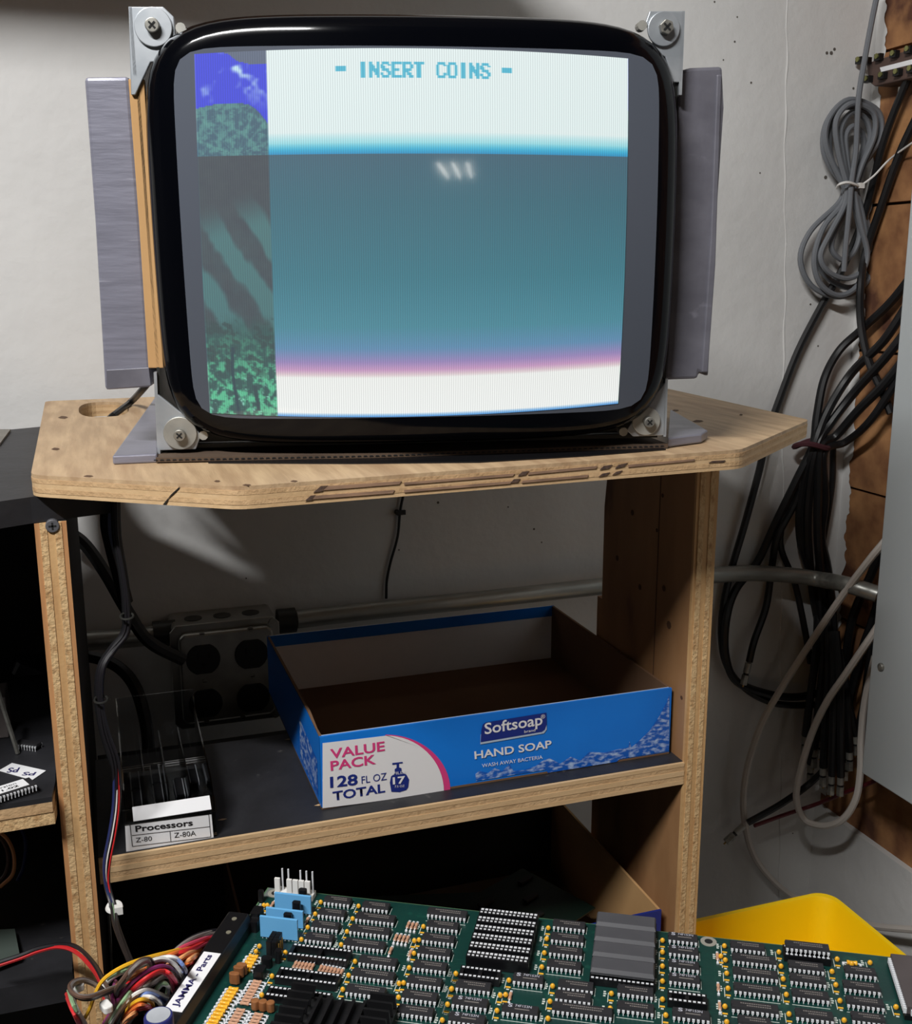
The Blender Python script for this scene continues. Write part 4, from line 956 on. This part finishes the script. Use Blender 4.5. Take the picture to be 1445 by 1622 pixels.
a0, a1 = onY(-8,1080,.86), lsh(28,1193,.001); tag(MB().tube([a0,a1], .0018, 6, 1).build('metal_rod', m_bolt), 'thin grey metal strip leaning at the left edge above the left shelf', 'rod')
q = onY(-20,1180,.90); tag(MB().box((q.x-.03,.895,LSZ+.0003), (onY(15,1175,.895).x,.93,onY(0,1105,.895).z)).build('grey_carton', mat('grey_box', (120,112,110), (108,100,98), 9, rough=.7), bevel=.001), 'greyish box at the left edge on the left shelf', 'box')
sp = [onZ(*q,-.1503) for q in ((-12,683),(17,683),(0,706),(-30,706))]
tag(MB().prism(sp, (0,0,.002)).build('metal_sheet', mat('scuffed_sheet', (128,124,116), (112,108,100), 30, rough=.5)), 'small grey sheet on the black board at the far left', 'sheet')
for i, P in enumerate([[(-8,1312),(12,1330),(22,1355),(20,1385),(0,1405)],[(-8,1320),(6,1335),(13,1360),(8,1385),(-6,1400)],[(26,1300),(40,1330),(38,1370),(28,1395)]]):
    cable('loose_wire', [onY(x, y, .90+.02*i) for x, y in P], .0016, [WIRE['peach'],WIRE['brown'],WIRE['navy']][i], ['tan wire looping at the left edge under the left shelf','brown wire looping at the left edge under the left shelf','dark blue wire hanging under the left shelf'][i], 'wire', 'wires under the left shelf', 6)
cable('loose_wire', [onZ(x, y, z) for x, y, z in ((-10,1527,-.50),(30,1514,-.495),(62,1502,-.49),(100,1496,-.485),(125,1502,-.48),(150,1528,-.47),(166,1560,-.45),(172,1590,-.43))], .0016, WIRE['black'], 'black wire arching from the lower left shelf over the plywood edge', 'wire', None, 6)
cable('loose_wire', [onZ(x, y, z) for x, y, z in ((-10,1531,-.502),(30,1518,-.497),(62,1506,-.492),(92,1500,-.487),(120,1508,-.482),(148,1536,-.472),(162,1562,-.452),(168,1590,-.432))], .0016, WIRE['red'], 'red wire running beside the black wire from the lower left shelf', 'wire', None, 6)
gp = [onZ(*q,-.525) for q in ((-20,1480),(24,1478),(32,1520),(-20,1540))]
tag(MB().prism(gp, (0,0,.004)).build('green_plate', mat('grey_green_plate', (70,80,74), rough=.6)), 'grey green plate on the lower left shelf', 'plate')
q = onY(48,1085,1.0)
tag(MB().cbox(onY(48,1062,1.05), (.03,.02,.012), Matrix.Rotation(.5,3,'Y'), .003).build('plastic_scrap', mat('dim_plastic', (60,60,70), rough=.3)), 'dim plastic scrap in the dark left bay', 'scrap')

# ================================================================== GREEN GAME BOARD
PZ = -.392; PO = onZ(424,1405,PZ); PA_ = math.radians(-30)
def BL(x, y, h=0):
    p = onZ(x, y, PZ+h)-PO
    return p.x*math.cos(PA_)+p.y*math.sin(PA_), -p.x*math.sin(PA_)+p.y*math.cos(PA_)
z4 = lambda x, y: (100+x/3.4405, 1380+y/3.442)
z5 = lambda x, y: (380+x/4.0139, 1380+y/4.0124)
z6 = lambda x, y: (700+x/3.8026, 1380+y/3.8017)
z7 = lambda x, y: (1040+x/3.5679, 1380+y/3.566)
pcb = thing('game_circuit_board', PO, 'large green circuit board crowded with black chips in the foreground', 'circuit board')
pcb.rotation_euler = (0,0,PA_)
def part(name, b, m_, parent=pcb, smooth=False, loc=None, rz=0, bevel=0):
    o = link(name, b if isinstance(b, bpy.types.Mesh) else b.mesh(name, m_, smooth), parent)
    if loc is not None: o.location = loc
    if rz: o.rotation_euler = (0,0,rz)
    if bevel:
        q = o.modifiers.new('bevel','BEVEL'); q.width = bevel; q.segments = 2; q.limit_method = 'ANGLE'
    return o
bp = [(0,0),(.440,0),(.440,-.26),(.002,-.26),(.002,-.034),(0,-.0335)]
sub = part('board_substrate', MB().prism([(x,y,-.0017) for x, y in bp], (0,0,.0013)), m_pcbedge)
part('solder_mask', MB().prism([(x,y,-.0004) for x, y in [(.0012,-.0010),(.439,-.0010),(.439,-.26),(.003,-.26),(.003,-.034),(.0012,-.033)]], (0,0,.0004)), m_pcb)
for (x, y) in [(.0075,-.0062),(.2817,-.0058)]:
    ring = part('mounting_hole', MB().cyl((x,y,0),(x,y,.0003),.0048,24), mat('bare_pad', (150,146,136), rough=.5)); part('hole', MB().cyl((x,y,.0003),(x,y,.0004),.0024,20), m_recess, ring)
part('bare_corner', MB().box((.0012,-.011,0),(.0150,-.0008,.00015)), mat('grey_pad', (104,112,108), rough=.6))
marks = {}
def marking(n, wide):
    k = (n, wide)
    if k not in marks:
        b = MB(); L = n*.00254*.42; r_ = random.Random(n)
        for row, y in enumerate((.0009, -.0009)):
            x = -L*(.9 if row == 0 else .6)+.002
            while x < L*.75:
                w_ = r_.uniform(.0006,.0011); b.box((x,y-.0004,.0043),(x+w_,y+.0004,.00436)); x += w_+.0003
        marks[k] = b.mesh('marking', m_mark)
    return marks[k]
def chip(zf, a, b, fl='', wide=.00762):
    p, q = BL(*zf(*a)), BL(*zf(*b)); n = max(4, round((q[0]-p[0])/.00254)+1)
    x = (p[0]+q[0])/2; y = (p[1]+q[1])/2+wide/2
    h = .0045 if 's' in fl else 0
    c = link('chip', None, pcb); c.location = (x, y, h); c.empty_display_size = .002
    body = c
    bm_, pm_ = dip_meshes(n, wide, m_chip)
    bpy.data.objects.remove(c)
    c = link('chip', bm_, pcb); c.location = (x, y, h)
    stuff(link('pins', pm_, c))
    if 'S' in fl:
        t_ = link('marking', text_mesh('74F153N', m_markw, .01), c); t_.scale = (.0090,.0020,1); t_.location = (-.003,.0003,.00445)
        t_ = link('marking', text_mesh('S', m_markw, .03), c); t_.scale = (.0024,.0030,1); t_.location = (-.0068,-.0004,.00445)
        t_ = link('marking', MB().box((-.003,-.0016,.0043),(.005,-.0008,.00436)).mesh('marking', m_mark), c)
    else:
        link('marking', marking(n, wide), c)
    if 's' in fl: socket(x, y, n, wide)
    return c
SOCK = {}
def socket(x, y, n, wide):
    k = (n, wide)
    if k not in SOCK:
        a = n*.00127+.0004; w2 = wide/2; b = MB()
        for sg in (-1,1): b.box((-a,sg*w2-.0013,.0002),(a,sg*w2+.0013,.0045))
        for xx in (-a, -.0011, a-.0022): b.box((xx,-w2+.0013,.0002),(xx+.0022,w2-.0013,.0043))
        c = MB()
        for i in range(n):
            xx = (i-(n-1)/2)*.00254
            for sg in (-1,1): c.box((xx-.00075,sg*w2-.0007,.0045),(xx+.00075,sg*w2+.0005,.0047))
        SOCK[k] = (b.mesh('socket', m_sock), c.mesh('contacts', m_pin))
    s_ = link('socket', SOCK[k][0], pcb); s_.location = (x, y, 0); stuff(link('contacts', SOCK[k][1], s_)); return s_
chips5 = [((538,228),(690,240)),((500,308),(655,322)),((455,388),(620,402)),((415,468),(580,480)),((780,262),(935,278)),((740,335),(970,357)),((705,415),(935,437)),((668,505),(900,527)),
          ((755,615),(985,638)),((715,702),(965,725)),((680,805),(905,828)),((1195,305),(1430,328)),((1195,385),(1375,404)),((1165,470),(1350,489)),((1140,555),(1322,577)),((1110,645),(1297,668)),((1070,745),(1265,768)),((1035,840),(1240,863)),((1010,935),(1210,962))]
for a, b in chips5: chip(z5, a, b)
chips6 = [((90,735),(280,755),''),((65,835),(262,857),'S'),((45,935),(245,958),'S'),((430,690),(603,715),'S'),((365,880),(570,905),'S'),((675,360),(853,382),''),((660,440),(848,462),''),((650,520),(838,542),''),((640,605),(828,630),''),
          ((705,730),(903,755),''),((690,800),(885,822),''),((1060,765),(1268,790),''),((1060,865),(1270,890),'')]
for a, b, fl in chips6: chip(z6, a, b, fl)
chip(z6, (670,872), (1015,912), '', .00762)
chips7 = [((72,418),(225,428),'S'),((75,492),(230,504),'S'),((75,572),(235,587),'S'),((75,650),(240,668),'S'),((105,855),(285,872),'S'),((425,465),(605,480),''),((435,535),(672,558),''),((440,615),(680,640),''),((445,705),(690,733),''),((435,810),(680,838),''),((470,895),(640,915),''),
          ((760,580),(935,594),''),((765,650),(950,672),''),((780,740),(965,763),''),((800,855),(990,880),''),((1070,610),(1240,622),''),((1070,695),(1255,710),''),((1090,785),(1275,802),''),((1110,875),(1290,893),'')]
for a, b, fl in chips7: chip(z7, a, b, fl)
# rows that run on below the picture's edge
for x in (.070,.114,.143,.19,.235,.262,.298,.330,.360):
    for k in range(3):
        c = link('chip', dip_meshes(8,.00762,m_chip)[0], pcb); c.location = (x+.009, -.155-.0135*k-(x*.03), 0); stuff(link('pins', dip_meshes(8,.00762,m_chip)[1], c))
# socketed chip at the rear edge (raised)
p, q = BL(*z7(735,462),.005), BL(*z7(975,487),.005); n_ = round((q[0]-p[0])/.00254)+1
xs, ys = (p[0]+q[0])/2, (p[1]+q[1])/2+.0038
socket(xs, ys, n_, .00762); c = link('chip', dip_meshes(n_,.00762,m_chip)[0], pcb); c.location = (xs, ys, .0050); stuff(link('pins', dip_meshes(n_,.00762,m_chip)[1], c)); link('marking', marking(n_,.00762), c)
# empty sockets
def sock_px(zf, far_l, far_r, near_l, near_r):
    P = [BL(*zf(*p), .0045) for p in (far_l, far_r, near_l, near_r)]
    n = round(((P[1][0]-P[0][0])+(P[3][0]-P[2][0]))/2/.00254)+1
    socket(sum(p[0] for p in P)/4, sum(p[1] for p in P)/4, n, abs((P[0][1]+P[1][1]-P[2][1]-P[3][1])/2))
sock_px(z5, (350,465),(690,505),(320,525),(680,565))
sock_px(z5, (265,615),(625,660),(245,665),(600,715))
sock_px(z5, (205,732),(560,785),(170,778),(560,830))
sock_px(z6, (130,575),(340,600),(115,620),(340,648))
sock_px(z7, (80,682),(265,700),(78,722),(275,745))
# six tall double-row sockets
b = MB().box((-.0182,-.0031,.0002),(.0182,.0031,.0075)); c = MB()
for i in range(14):
    xx = (i-6.5)*.00254
    c.box((xx-.00085,.0006,.0075),(xx+.00085,.0021,.0078)); c.box((xx-.0009,-.0021,.0075),(xx+.0005,-.0011,.0078))
sb, sc2 = b.mesh('tall_socket', m_sock), c.mesh('contacts', m_pin)
for k in range(6):
    s_ = link('tall_socket', sb, pcb); s_.location = (.1612, -.0110-.00872*k, 0); stuff(link('contacts', sc2, s_))
# four wide chips in sockets; their lighter grey paints in reflected light
for k in range(4):
    yy = -.0075-.0150*k
    socket(.2325, yy, 14, .0125); cgb = link('wide_chip', None, pcb); bpy.data.objects.remove(cgb)
    g = MB(); a_, w2 = .0178, .0066
    for x, y, z in ((a_-.0005,w2-.0005,.0062),(a_,w2,.0080),(a_-.0008,w2-.0014,.0100)): g.v += [(-x,-y,z),(x,-y,z),(x,y,z),(-x,y,z)]
    g.f += [(3,2,1,0),(8,9,10,11)]
    for i in (0,4): g.f += [(i+j,i+(j+1)%4,i+4+(j+1)%4,i+4+j) for j in range(4)]
    g.cyl((-.015,-.003,.0100),(-.015,-.003,.0101),.0008,10)
    part('wide_chip', g, m_chipg, loc=(.2325, yy, 0))
# ceramic square chip at the right edge
x0, y0 = .3838, -.0090
cq = part('square_chip', MB().box((x0,y0-.0470,.003),(x0+.047,y0,.0080)), mat('brown_ceramic', (84,76,76), (74,66,66), 30, rough=.45), bevel=.0005)
part('socket_body', MB().box((x0-.001,y0-.048,.0002),(x0+.048,y0+.001,.003)), m_sock, cq)
part('die_lid', MB().cyl((x0+.0235,y0-.0235,.0080),(x0+.0235,y0-.0235,.0083),.0075,26), mat('pale_lid', (140,142,146), rough=.4), cq)
b = MB()
for i in range(24):
    b.box((x0-.0016,y0-.002-.0019*i,.0032),(x0,y0-.003-.0019*i,.0062)); b.box((x0+.002+.0019*i,y0-.0485,.0032),(x0+.003+.0019*i,y0-.047,.0062))
stuff(part('pins', b, m_pin, cq))
# yellow bead capacitors
def bead_mesh():
    b = MB(); rg = [(.0002,.0006),(.0011,.0010),(.0015,.0020),(.0012,.0030),(.0005,.0036),(.0001,.0037)]; n = 10
    for r, z in rg: b.v += [(r*math.cos(2*math.pi*k/n), r*.8*math.sin(2*math.pi*k/n), z) for k in range(n)]
    for i in range(len(rg)-1): b.f += [(i*n+k, i*n+(k+1)%n, (i+1)*n+(k+1)%n, (i+1)*n+k) for k in range(n)]
    b.box((-.0014,-.0040,0),(.0014,-.0030,.0003))
    return b.mesh('bead_capacitor', m_ycap, True)
bead = bead_mesh()
silk = MB()
def beads(zf, L):
    for x, y in L:
        p = BL(*zf(x, y), .0022); o = link('bead_capacitor', bead, pcb); o.location = (p[0], p[1], 0)
        for k in range(3):
            silk.box((p[0]-.0045,p[1]+.0032-.0018*k,0),(p[0]-.0032+.0004*(k%2),p[1]+.0042-.0018*k,.00012))
        silk.box((p[0]-.0020,p[1]-.0050,0),(p[0]-.0016,p[1]+.003,.00012)); silk.box((p[0]-.0008,p[1]-.0058,0),(p[0]+.0008,p[1]-.0048,.00012))
beads(z5, [(515,195),(480,270),(432,355),(392,432),(755,220),(718,300),(682,382),(645,465),(290,515),(205,665),(140,785),(733,572),(692,660),(655,750),(1168,350),(1110,440),(1140,435),(1108,520),(1077,612),(1013,712),(1042,708),(1010,800),(1375,650),(1348,745),(1322,845),(1288,945),(125,475),(103,508),(153,215),(175,215)])
beads(z6, [(642,340),(632,405),(618,490),(603,575),(85,615),(58,708),(35,800),(405,655),(352,745),(385,742),(333,838),(668,690),(652,782),(640,885),(1022,735),(1015,825),(1140,680),(1330,415),(1330,485),(1330,570),(1330,660),(1330,770),(1350,865)])
beads(z7, [(385,420),(365,478),(390,500),(398,575),(405,660),(388,762),(398,850),(693,455),(705,535),(717,607),(735,695),(750,805),(1022,495),(993,565),(1015,640),(1038,730),(1062,840),(1105,522),(1208,515),(1355,765)])
# axial resistors
def axial(L, r, m_, name):
    b = MB(); pr = [(-L/2,.0001),(-L/2,r),(-L/2+.0012,r),(-L/2+.0016,r*.82),(L/2-.0016,r*.82),(L/2-.0012,r),(L/2,r),(L/2,.0001)]; n = 8
    for x, rr_ in pr: b.v += [(x, rr_*math.cos(2*math.pi*k/n), r+.0003+rr_*math.sin(2*math.pi*k/n)) for k in range(n)]
    for i in range(len(pr)-1): b.f += [(i*n+k, i*n+(k+1)%n, (i+1)*n+(k+1)%n, (i+1)*n+k) for k in range(n)]
    return b.mesh(name, m_, True)
lead = MB()
for sg in (-1,1):
    lead.box((min(sg*.0022,sg*.0048),-.0003,.0010),(max(sg*.0022,sg*.0048),.0003,.0015)); lead.box((sg*.0048-.0006,-.0007,0),(sg*.0048+.0006,.0007,.0010))
leadm = lead.mesh('leads', m_pin)
resm, yam = axial(.0050,.0010,m_res,'resistor'), axial(.0056,.0013,m_ycap,'axial_capacitor')
def res(x, y, rz=0, me_=resm, name='resistor'):
    o = link(name, me_, pcb); o.location = (x, y, 0); o.rotation_euler = (0,0,rz); link('leads', leadm, o)
for (x, y) in [(1070,345),(1095,350),(1120,352),(990,425),(1015,428),(1040,432),(1065,435),(958,508),(1083,525),(427,315),(205,215)]+[(350+22*k,598+3*k) for k in range(6)]+[(512+22*k,622+4.5*k) for k in range(7)]:
    p = BL(*z5(x, y), .001); res(p[0], p[1], math.pi/2)
for (x, y) in [(412,755)]:
    p = BL(*z6(x, y), .001); res(p[0], p[1], math.pi/2)
for (x, y) in [(345,485),(350,660),(358,765)]:
    p = BL(*z7(x, y), .001); res(p[0], p[1], math.pi/2)
p = BL(*z6(1140,682),.001); res(p[0], p[1], 0, yam, 'axial_capacitor')
t_ = link('silk_text', text_mesh('C146', m_silk, .01), pcb); q = BL(*z6(1030,692)); t_.location = (q[0], q[1], .0001); t_.scale = (.0085,.0022,1)
p = BL(*z7(1105,522),.001); res(p[0], p[1], 0, yam, 'axial_capacitor')
for k in range(5): res(.0195, -.0735-.0030*k, 0, yam, 'axial_capacitor')
for k in range(16): res(.0195, -.1035-.0030*k, 0, yam, 'axial_capacitor')
for k in range(8): res(.0300, -.0945-.0027*k, 0)
for k in range(9): res(.0300, -.1190-.0027*k, 0)
for k in range(9): res(.0410, -.1205-.0027*k, 0)
for (zx, zy) in [(935,590),(958,555),(975,540)]:
    p = BL(*z4(zx, zy), .003); part('brown_capacitor', MB().cbox((p[0],p[1],.0040),(.0062,.0034,.0065),None,.0012), m_brcap, bevel=.0006)
p = BL(*z4(1090,735),.003)
b = MB()
for k in (-1,0,1): b.cbox((p[0]+k*.0044,p[1],.0035),(.0046,.0042,.0056),None,.0013)
part('brown_filter', b, m_brcap, bevel=.0005)
# three upright light blue modules
for (a, b_, h) in [((222,262),(455,284),.0135),((168,352),(405,376),.0128),((128,432),(372,450),.0150)]:
    p, q = BL(*z5(*a)), BL(*z5(*b_)); y = (p[1]+q[1])/2
    md = part('blue_module', MB().box((p[0],y,.0012),(q[0],y+.0016,h)), m_bhyb, bevel=.0002)
    pn = MB(); nn = 10
    for i in range(nn):
        x = p[0]+.0012+(q[0]-p[0]-.0024)*i/(nn-1); pn.box((x-.0003,y+.0006,0),(x+.0003,y+.001,.0014))
    stuff(part('pins', pn, m_pin, md))
for (zx, zy) in [(395,180),(355,262),(300,338)]:
    p = BL(*z5(zx, zy), .006); part('small_transistor', MB().cbox((p[0],p[1]+.002,.006),(.005,.0035,.012),None,.0008), m_sock)
# white power header with tall pins
p, q = BL(*z5(215,172)), BL(*z5(465,192)); wx0, wx1, wy = p[0], q[0], (p[1]+q[1])/2
hd = part('white_header', MB().box((wx0,wy,.0),(wx1,wy+.0075,.0040)), m_white, bevel=.0004)
for k in (0,2,3,4,5):
    x = wx0+.0005+(wx1-wx0)*k/6.4; part('key_wall', MB().box((x,wy+.0005,.0040),(x+.0034,wy+.0022,.0135)), m_white, hd)
for k in (0,1,3,4,5):
    x = wx0+.0048+(wx1-wx0)*k/6.4; part('pin', MB().cyl((x,wy+.004,.003),(x,wy+.004,.0190),.0006,6), m_pin, hd)
# black pin headers and small parts
p = BL(*z5(160,548)); 
for i in range(2):
    for j in range(4): part('header_block', MB().box((p[0]+.001+.0032*i,p[1]+.0028*j,0),(p[0]+.0039+.0032*i,p[1]+.0025+.0028*j,.0105)), m_sock)
for j in range(3): part('header_pin', MB().cyl((p[0]+.0085,p[1]+.001+.003*j,0),(p[0]+.0085,p[1]+.001+.003*j,.0095),.0004,6), m_gold)
for (zx, zy, w_, d_, h_) in [(240,590,.0035,.004,.008),(165,620,.006,.004,.006),(120,690,.006,.007,.006),(130,205,.0035,.003,.008),(105,340,.006,.009,.009),(85,385,.006,.006,.007)]:
    p = BL(*z5(zx, zy)); part('black_component', MB().cbox((p[0],p[1]+.002,h_/2),(w_,d_,h_),None,.0008), m_sock)
# black finned heat sink
hx0, hx1, hy0, hy1 = .0550, .1150, -.146, -.1085
hs = part('heat_sink', MB().box((hx0,hy0,.0060),(hx1,hy1,.0075)), m_hs)
for k in range(6):
    y = hy1-.0065*k
    part('fin', MB().prism([(hx0,y,.0075),(hx0+.0135,y,.0075),(hx0+.0150,y+.001,.0145),(hx0+.001,y+.001,.0145)],(0,-.0016,0)), m_hs, hs)
    part('fin', MB().prism([(hx1-.0135,y,.0075),(hx1,y,.0075),(hx1-.001,y+.001,.0145),(hx1-.0150,y+.001,.0145)],(0,-.0016,0)), m_hs, hs)
for k in range(5):
    x = hx0+.018+.0062*k; part('fin', MB().box((x,hy0,.0075),(x+.0016,hy1-.004,.0125)), m_hs, hs)
part('covered_chip', MB().box((hx0+.004,hy0+.002,.001),(hx1-.004,hy1-.003,.006)), m_chip, hs)
# fine silkscreen marks: bars round the chips
for o in [o for o in pcb.children if o.name.split('.')[0] == 'chip']:
    x, y = o.location.x, o.location.y; hw = max(v.co.x for v in o.data.vertices)
    if o.location.z == 0 and y > -.15: silk.box((x+hw+.0006,y-.0035,0),(x+hw+.0009,y+.0035,.00012)); silk.box((x-hw,y-.0062,0),(x+hw,y-.0059,.00012))
stuff(part('silkscreen_marks', silk, m_silk))
tr = MB(); r_ = random.Random(5)                # copper tracks showing through the mask
for k in range(260):
    x, y = r_.uniform(.01,.43), r_.uniform(-.16,-.004); L_ = r_.uniform(.008,.04)
    if r_.random() < .5: tr.box((x,y,0),(min(.438,x+L_),y+.0004,.00006))
    else: tr.box((x,y-L_*.7,0),(x+.0004,y,.00006))
stuff(part('copper_tracks', tr, mat('masked_copper', (20,66,56), rough=.35)))
for (x, y) in [(.03,-.03),(.40,-.03),(.03,-.22),(.40,-.22),(.2,-.1)]: part('rubber_foot', MB().cyl((x,y,-.0128),(x,y,-.0017),.006,12), m_sock)

# ================================================================== EDGE CONNECTOR WITH WIRES
loc_ = PO+Vector((0,0,0))
har = thing('wiring_harness', loc_, 'black edge connector labelled JAMMA - Parts with a fan of coloured wires', 'wiring harness')
ca_, sa_ = math.cos(PA_), math.sin(PA_)
def bw_(x, y, h=0): return Vector((PO.x+x*ca_-y*sa_, PO.y+x*sa_+y*ca_, PO.z+h))
def barbox(x0, x1, y0, y1, h0, h1): return MB().prism([bw_(x0,y0,h0),bw_(x1,y0,h0),bw_(x1,y1,h0),bw_(x0,y1,h0)],(0,0,h1-h0))
cn = MB().prism([bw_(x, -.047, h) for x, h in ((-.0085,-.0055),(.0080,-.0055),(.0080,.006),(.0062,.0115),(-.0062,.0115),(-.0085,.008))], bw_(0,-.190)-bw_(0,-.047)).build('connector_body', m_sock, har, bevel=.0008)
barbox(-.0078, .0066, -.0465, -.044, .0, .0085).build('end_ear', m_sock, har, bevel=.0006)
for (x, y) in ((.000,-.0545),(.002,-.068)):
    MB().cyl(bw_(x,y,.0115), bw_(x,y,.0119), .0016, 10).build('scuff', mat('scuffed_plastic', (120,116,100), rough=.6), cn)
lab = MB().prism([bw_(x, y, .0117) for x, y in ((-.0044,-.0885),(.0060,-.0885),(.0060,-.1395),(-.0044,-.1395))],(0,0,.0003)).build('label', m_paper, har)
text_at('lettering', 'JAMMA - Parts', m_inkb, bw_(.0032,-.1365,.0123), bw_(.0032,-.0912,.0123), bw_(-.0016,-.1365,.0123), lab, bold=.02)
zw = lambda x, y: (100+x/5.1607, 1430+y/5.1615)
wires = [
 ('black',[(1250,225),(1130,250),(1020,300),(930,370),(840,450),(720,560),(640,660)],0),('grey',[(1245,235),(1120,265),(1010,315),(920,385),(830,470),(700,580)],1),
 ('pink',[(1225,275),(1120,305),(1000,350),(860,425),(720,500),(560,600),(430,720)],2),('red',[(1215,295),(1090,340),(960,395),(840,440),(690,540),(540,640)],0),
 ('red',[(1200,310),(1090,355),(980,400),(880,430),(740,520),(600,620)],3),
 ('yellow',[(1180,335),(1050,355),(900,395),(720,440),(560,490),(420,560),(320,640),(260,750),(220,860),(175,945)],6),
 ('orange',[(1160,362),(1020,376),(900,415),(780,470),(650,540),(520,620)],4),('peach',[(1150,378),(1050,400),(960,450),(860,520),(740,600)],3),('peach',[(1130,405),(1060,440),(1000,490),(930,560)],2),('orange',[(1090,470),(1040,480),(990,510),(900,590)],1),
 ('white',[(985,622),(955,560),(890,480),(800,455),(700,480),(590,520),(480,550),(380,600),(330,680)],6),('white',[(1000,595),(975,505),(930,455),(850,440),(740,465),(620,500),(500,540)],5),
 ('blue',[(1015,590),(990,535),(965,490),(935,468),(870,455)],7),('green',[(860,765),(855,685),(830,655),(790,668),(740,740),(700,830)],3),
 ('green',[(700,500),(600,515),(480,555),(400,600),(360,640)],5),('purple',[(955,645),(920,580),(880,535),(800,518),(700,550),(600,620),(520,700),(450,790),(390,900),(330,995)],8),
 ('red',[(915,742),(885,640),(845,572),(780,558),(690,605),(600,675),(520,755),(450,870),(385,990)],8),('red',[(940,705),(905,620),(865,572),(800,550),(715,575),(620,650)],6),('grey',[(965,650),(935,600),(900,555),(820,600),(740,650),(640,700),(540,735),(480,780)],4),
 ('green',[(640,660),(560,720),(500,790),(440,880),(380,990)],6),('peach',[(760,500),(640,550),(540,600),(440,680),(380,780)],2),('brown',[(760,620),(660,690),(560,770),(480,880),(430,990)],3),
 ('brown',[(690,600),(722,530),(728,480),(690,455),(630,470),(560,530),(490,620),(435,700),(440,760),(490,795),(560,790)],11),('grey',[(670,570),(700,525),(705,485),(680,470),(625,490),(565,545),(500,630),(450,705),(455,750),(500,780)],12),
 ('grey',[(600,670),(520,680),(420,690),(320,728),(220,762),(130,758),(70,720),(62,680),(100,645),(180,635),(280,680),(350,760),(382,830),(372,900)],9),('brown',[(600,684),(520,692),(420,702),(320,740),(220,774),(130,768),(64,726),(52,680),(95,635),(185,625),(290,672),(365,760),(395,840)],10),
 ('white',[(880,780),(760,730),(680,712),(600,740),(530,800),(480,880),(450,960)],5),('blue',[(855,815),(770,762),(690,742),(610,772),(545,835),(500,910)],4),('navy',[(840,835),(760,780),(690,760),(600,800),(520,880)],3),('white',[(825,862),(770,800),(700,765),(600,785),(540,850)],5),
 ('yellow',[(755,872),(722,812),(650,790),(580,818),(520,880),(480,960)],6),('orange',[(712,882),(682,842),(620,838),(540,900),(480,985)],5),('pink',[(730,880),(700,850),(640,850),(560,890),(470,930)],4),('black',[(790,850),(720,790),(640,770),(540,830),(440,930)],2),('black',[(690,900),(640,880),(560,930),(520,1000)],2),('peach',[(640,870),(580,900),(520,950),(480,1000)],4),
 ('red',[(28,745),(66,850),(110,950),(140,1010)],6),('white',[(70,762),(112,870),(180,985)],7),('green',[(45,715),(90,850),(170,980)],8),('red',[(34,780),(80,890),(150,1010)],5),
 ('black',[(580,640),(560,560),(590,580),(610,700)],2),('purple',[(430,640),(400,740),(410,820),(380,920)],2),('brown',[(330,640),(380,720),(400,800),(420,900)],1)]
twin = {'yellow':'orange','red':'pink','white':'white','purple':'brown','grey':'grey','brown':'black','green':'white','blue':'navy','peach':'orange','orange':'red','pink':'red','black':'black','navy':'blue'}
wires += [(twin[c_], [(x+(9 if k%2 else 6), y+10+(k%3)*2) for k, (x, y) in enumerate(P)], max(0,lv-1)) for c_, P, lv in wires if lv not in (6,11,12) or c_ != 'yellow']
for i, (cn_, P, lv) in enumerate(wires):
    pts = []; m_n = len(P)-1
    for k, (x, y) in enumerate(P):
        t = k/m_n; h = PZ+.003+.0022*lv*math.sin(math.pi*min(1,t*1.1))+.012*math.sin(math.pi*t)-.004*t
        pts.append(onZ(*zw(x, y), h))
    if P[0][0] > 700 or lv == 2 and P[0][0] > 1000: pts = [pts[0]+Vector((.008,-.002,-.001))]+pts
    MB().tube(pts, .00108, 6, 5).build('wire', WIRE[cn_], har, smooth=True)
for (x, y) in ((120,675),(352,850)):
    q = onZ(*zw(x, y), PZ+.022); MB().cbox(q, (.005,.008,.004), Matrix.Rotation(.4,3,'Z'), .001).build('white_clip', m_white, har, bevel=.0008)
# upright blue electrolytic capacitor in front of the connector
top = onZ(251,1608,-.366)
el = thing('electrolytic_capacitor', top+Vector((0,0,-.039)), 'upright dark blue capacitor with a silver top beside the black connector', 'capacitor')
MB().tube([top+Vector((0,0,-.039)),top+Vector((0,0,-.001)),top+Vector((0,0,0))],[.0074,.0074,.0068],28,1).build('can', mat('blue_sleeve', (40,46,110), rough=.35), el, smooth=True)
MB().cyl(top, top+Vector((0,0,.0003)), .0060, 28).build('silver_top', mat('brushed_top', (186,190,196), (164,168,174), 60, rough=.4), el)
# black bench board that carries it all
bq = [onZ(x, y, -.4052) for x, y in ((205,1720),(262,1610),(330,1540),(430,1455),(1560,1575),(1700,1900),(300,1960))]
bench = thing('bench_board', bq[2], 'black bench board under the green circuit board', 'bench')
MB().prism(bq, (0,0,-.018)).build('top', m_dark, bench)
for q in (bq[3]+Vector((.03,-.04,0)), bq[4]+Vector((-.06,-.04,0)), bq[5].lerp(bq[6],.3)+Vector((0,.03,0)), bq[5].lerp(bq[6],.8)+Vector((0,.03,0))):
    MB().box((q.x-.015,q.y-.015,0),(q.x+.015,q.y+.015,q.z-.018)).build('leg', m_dark, bench)
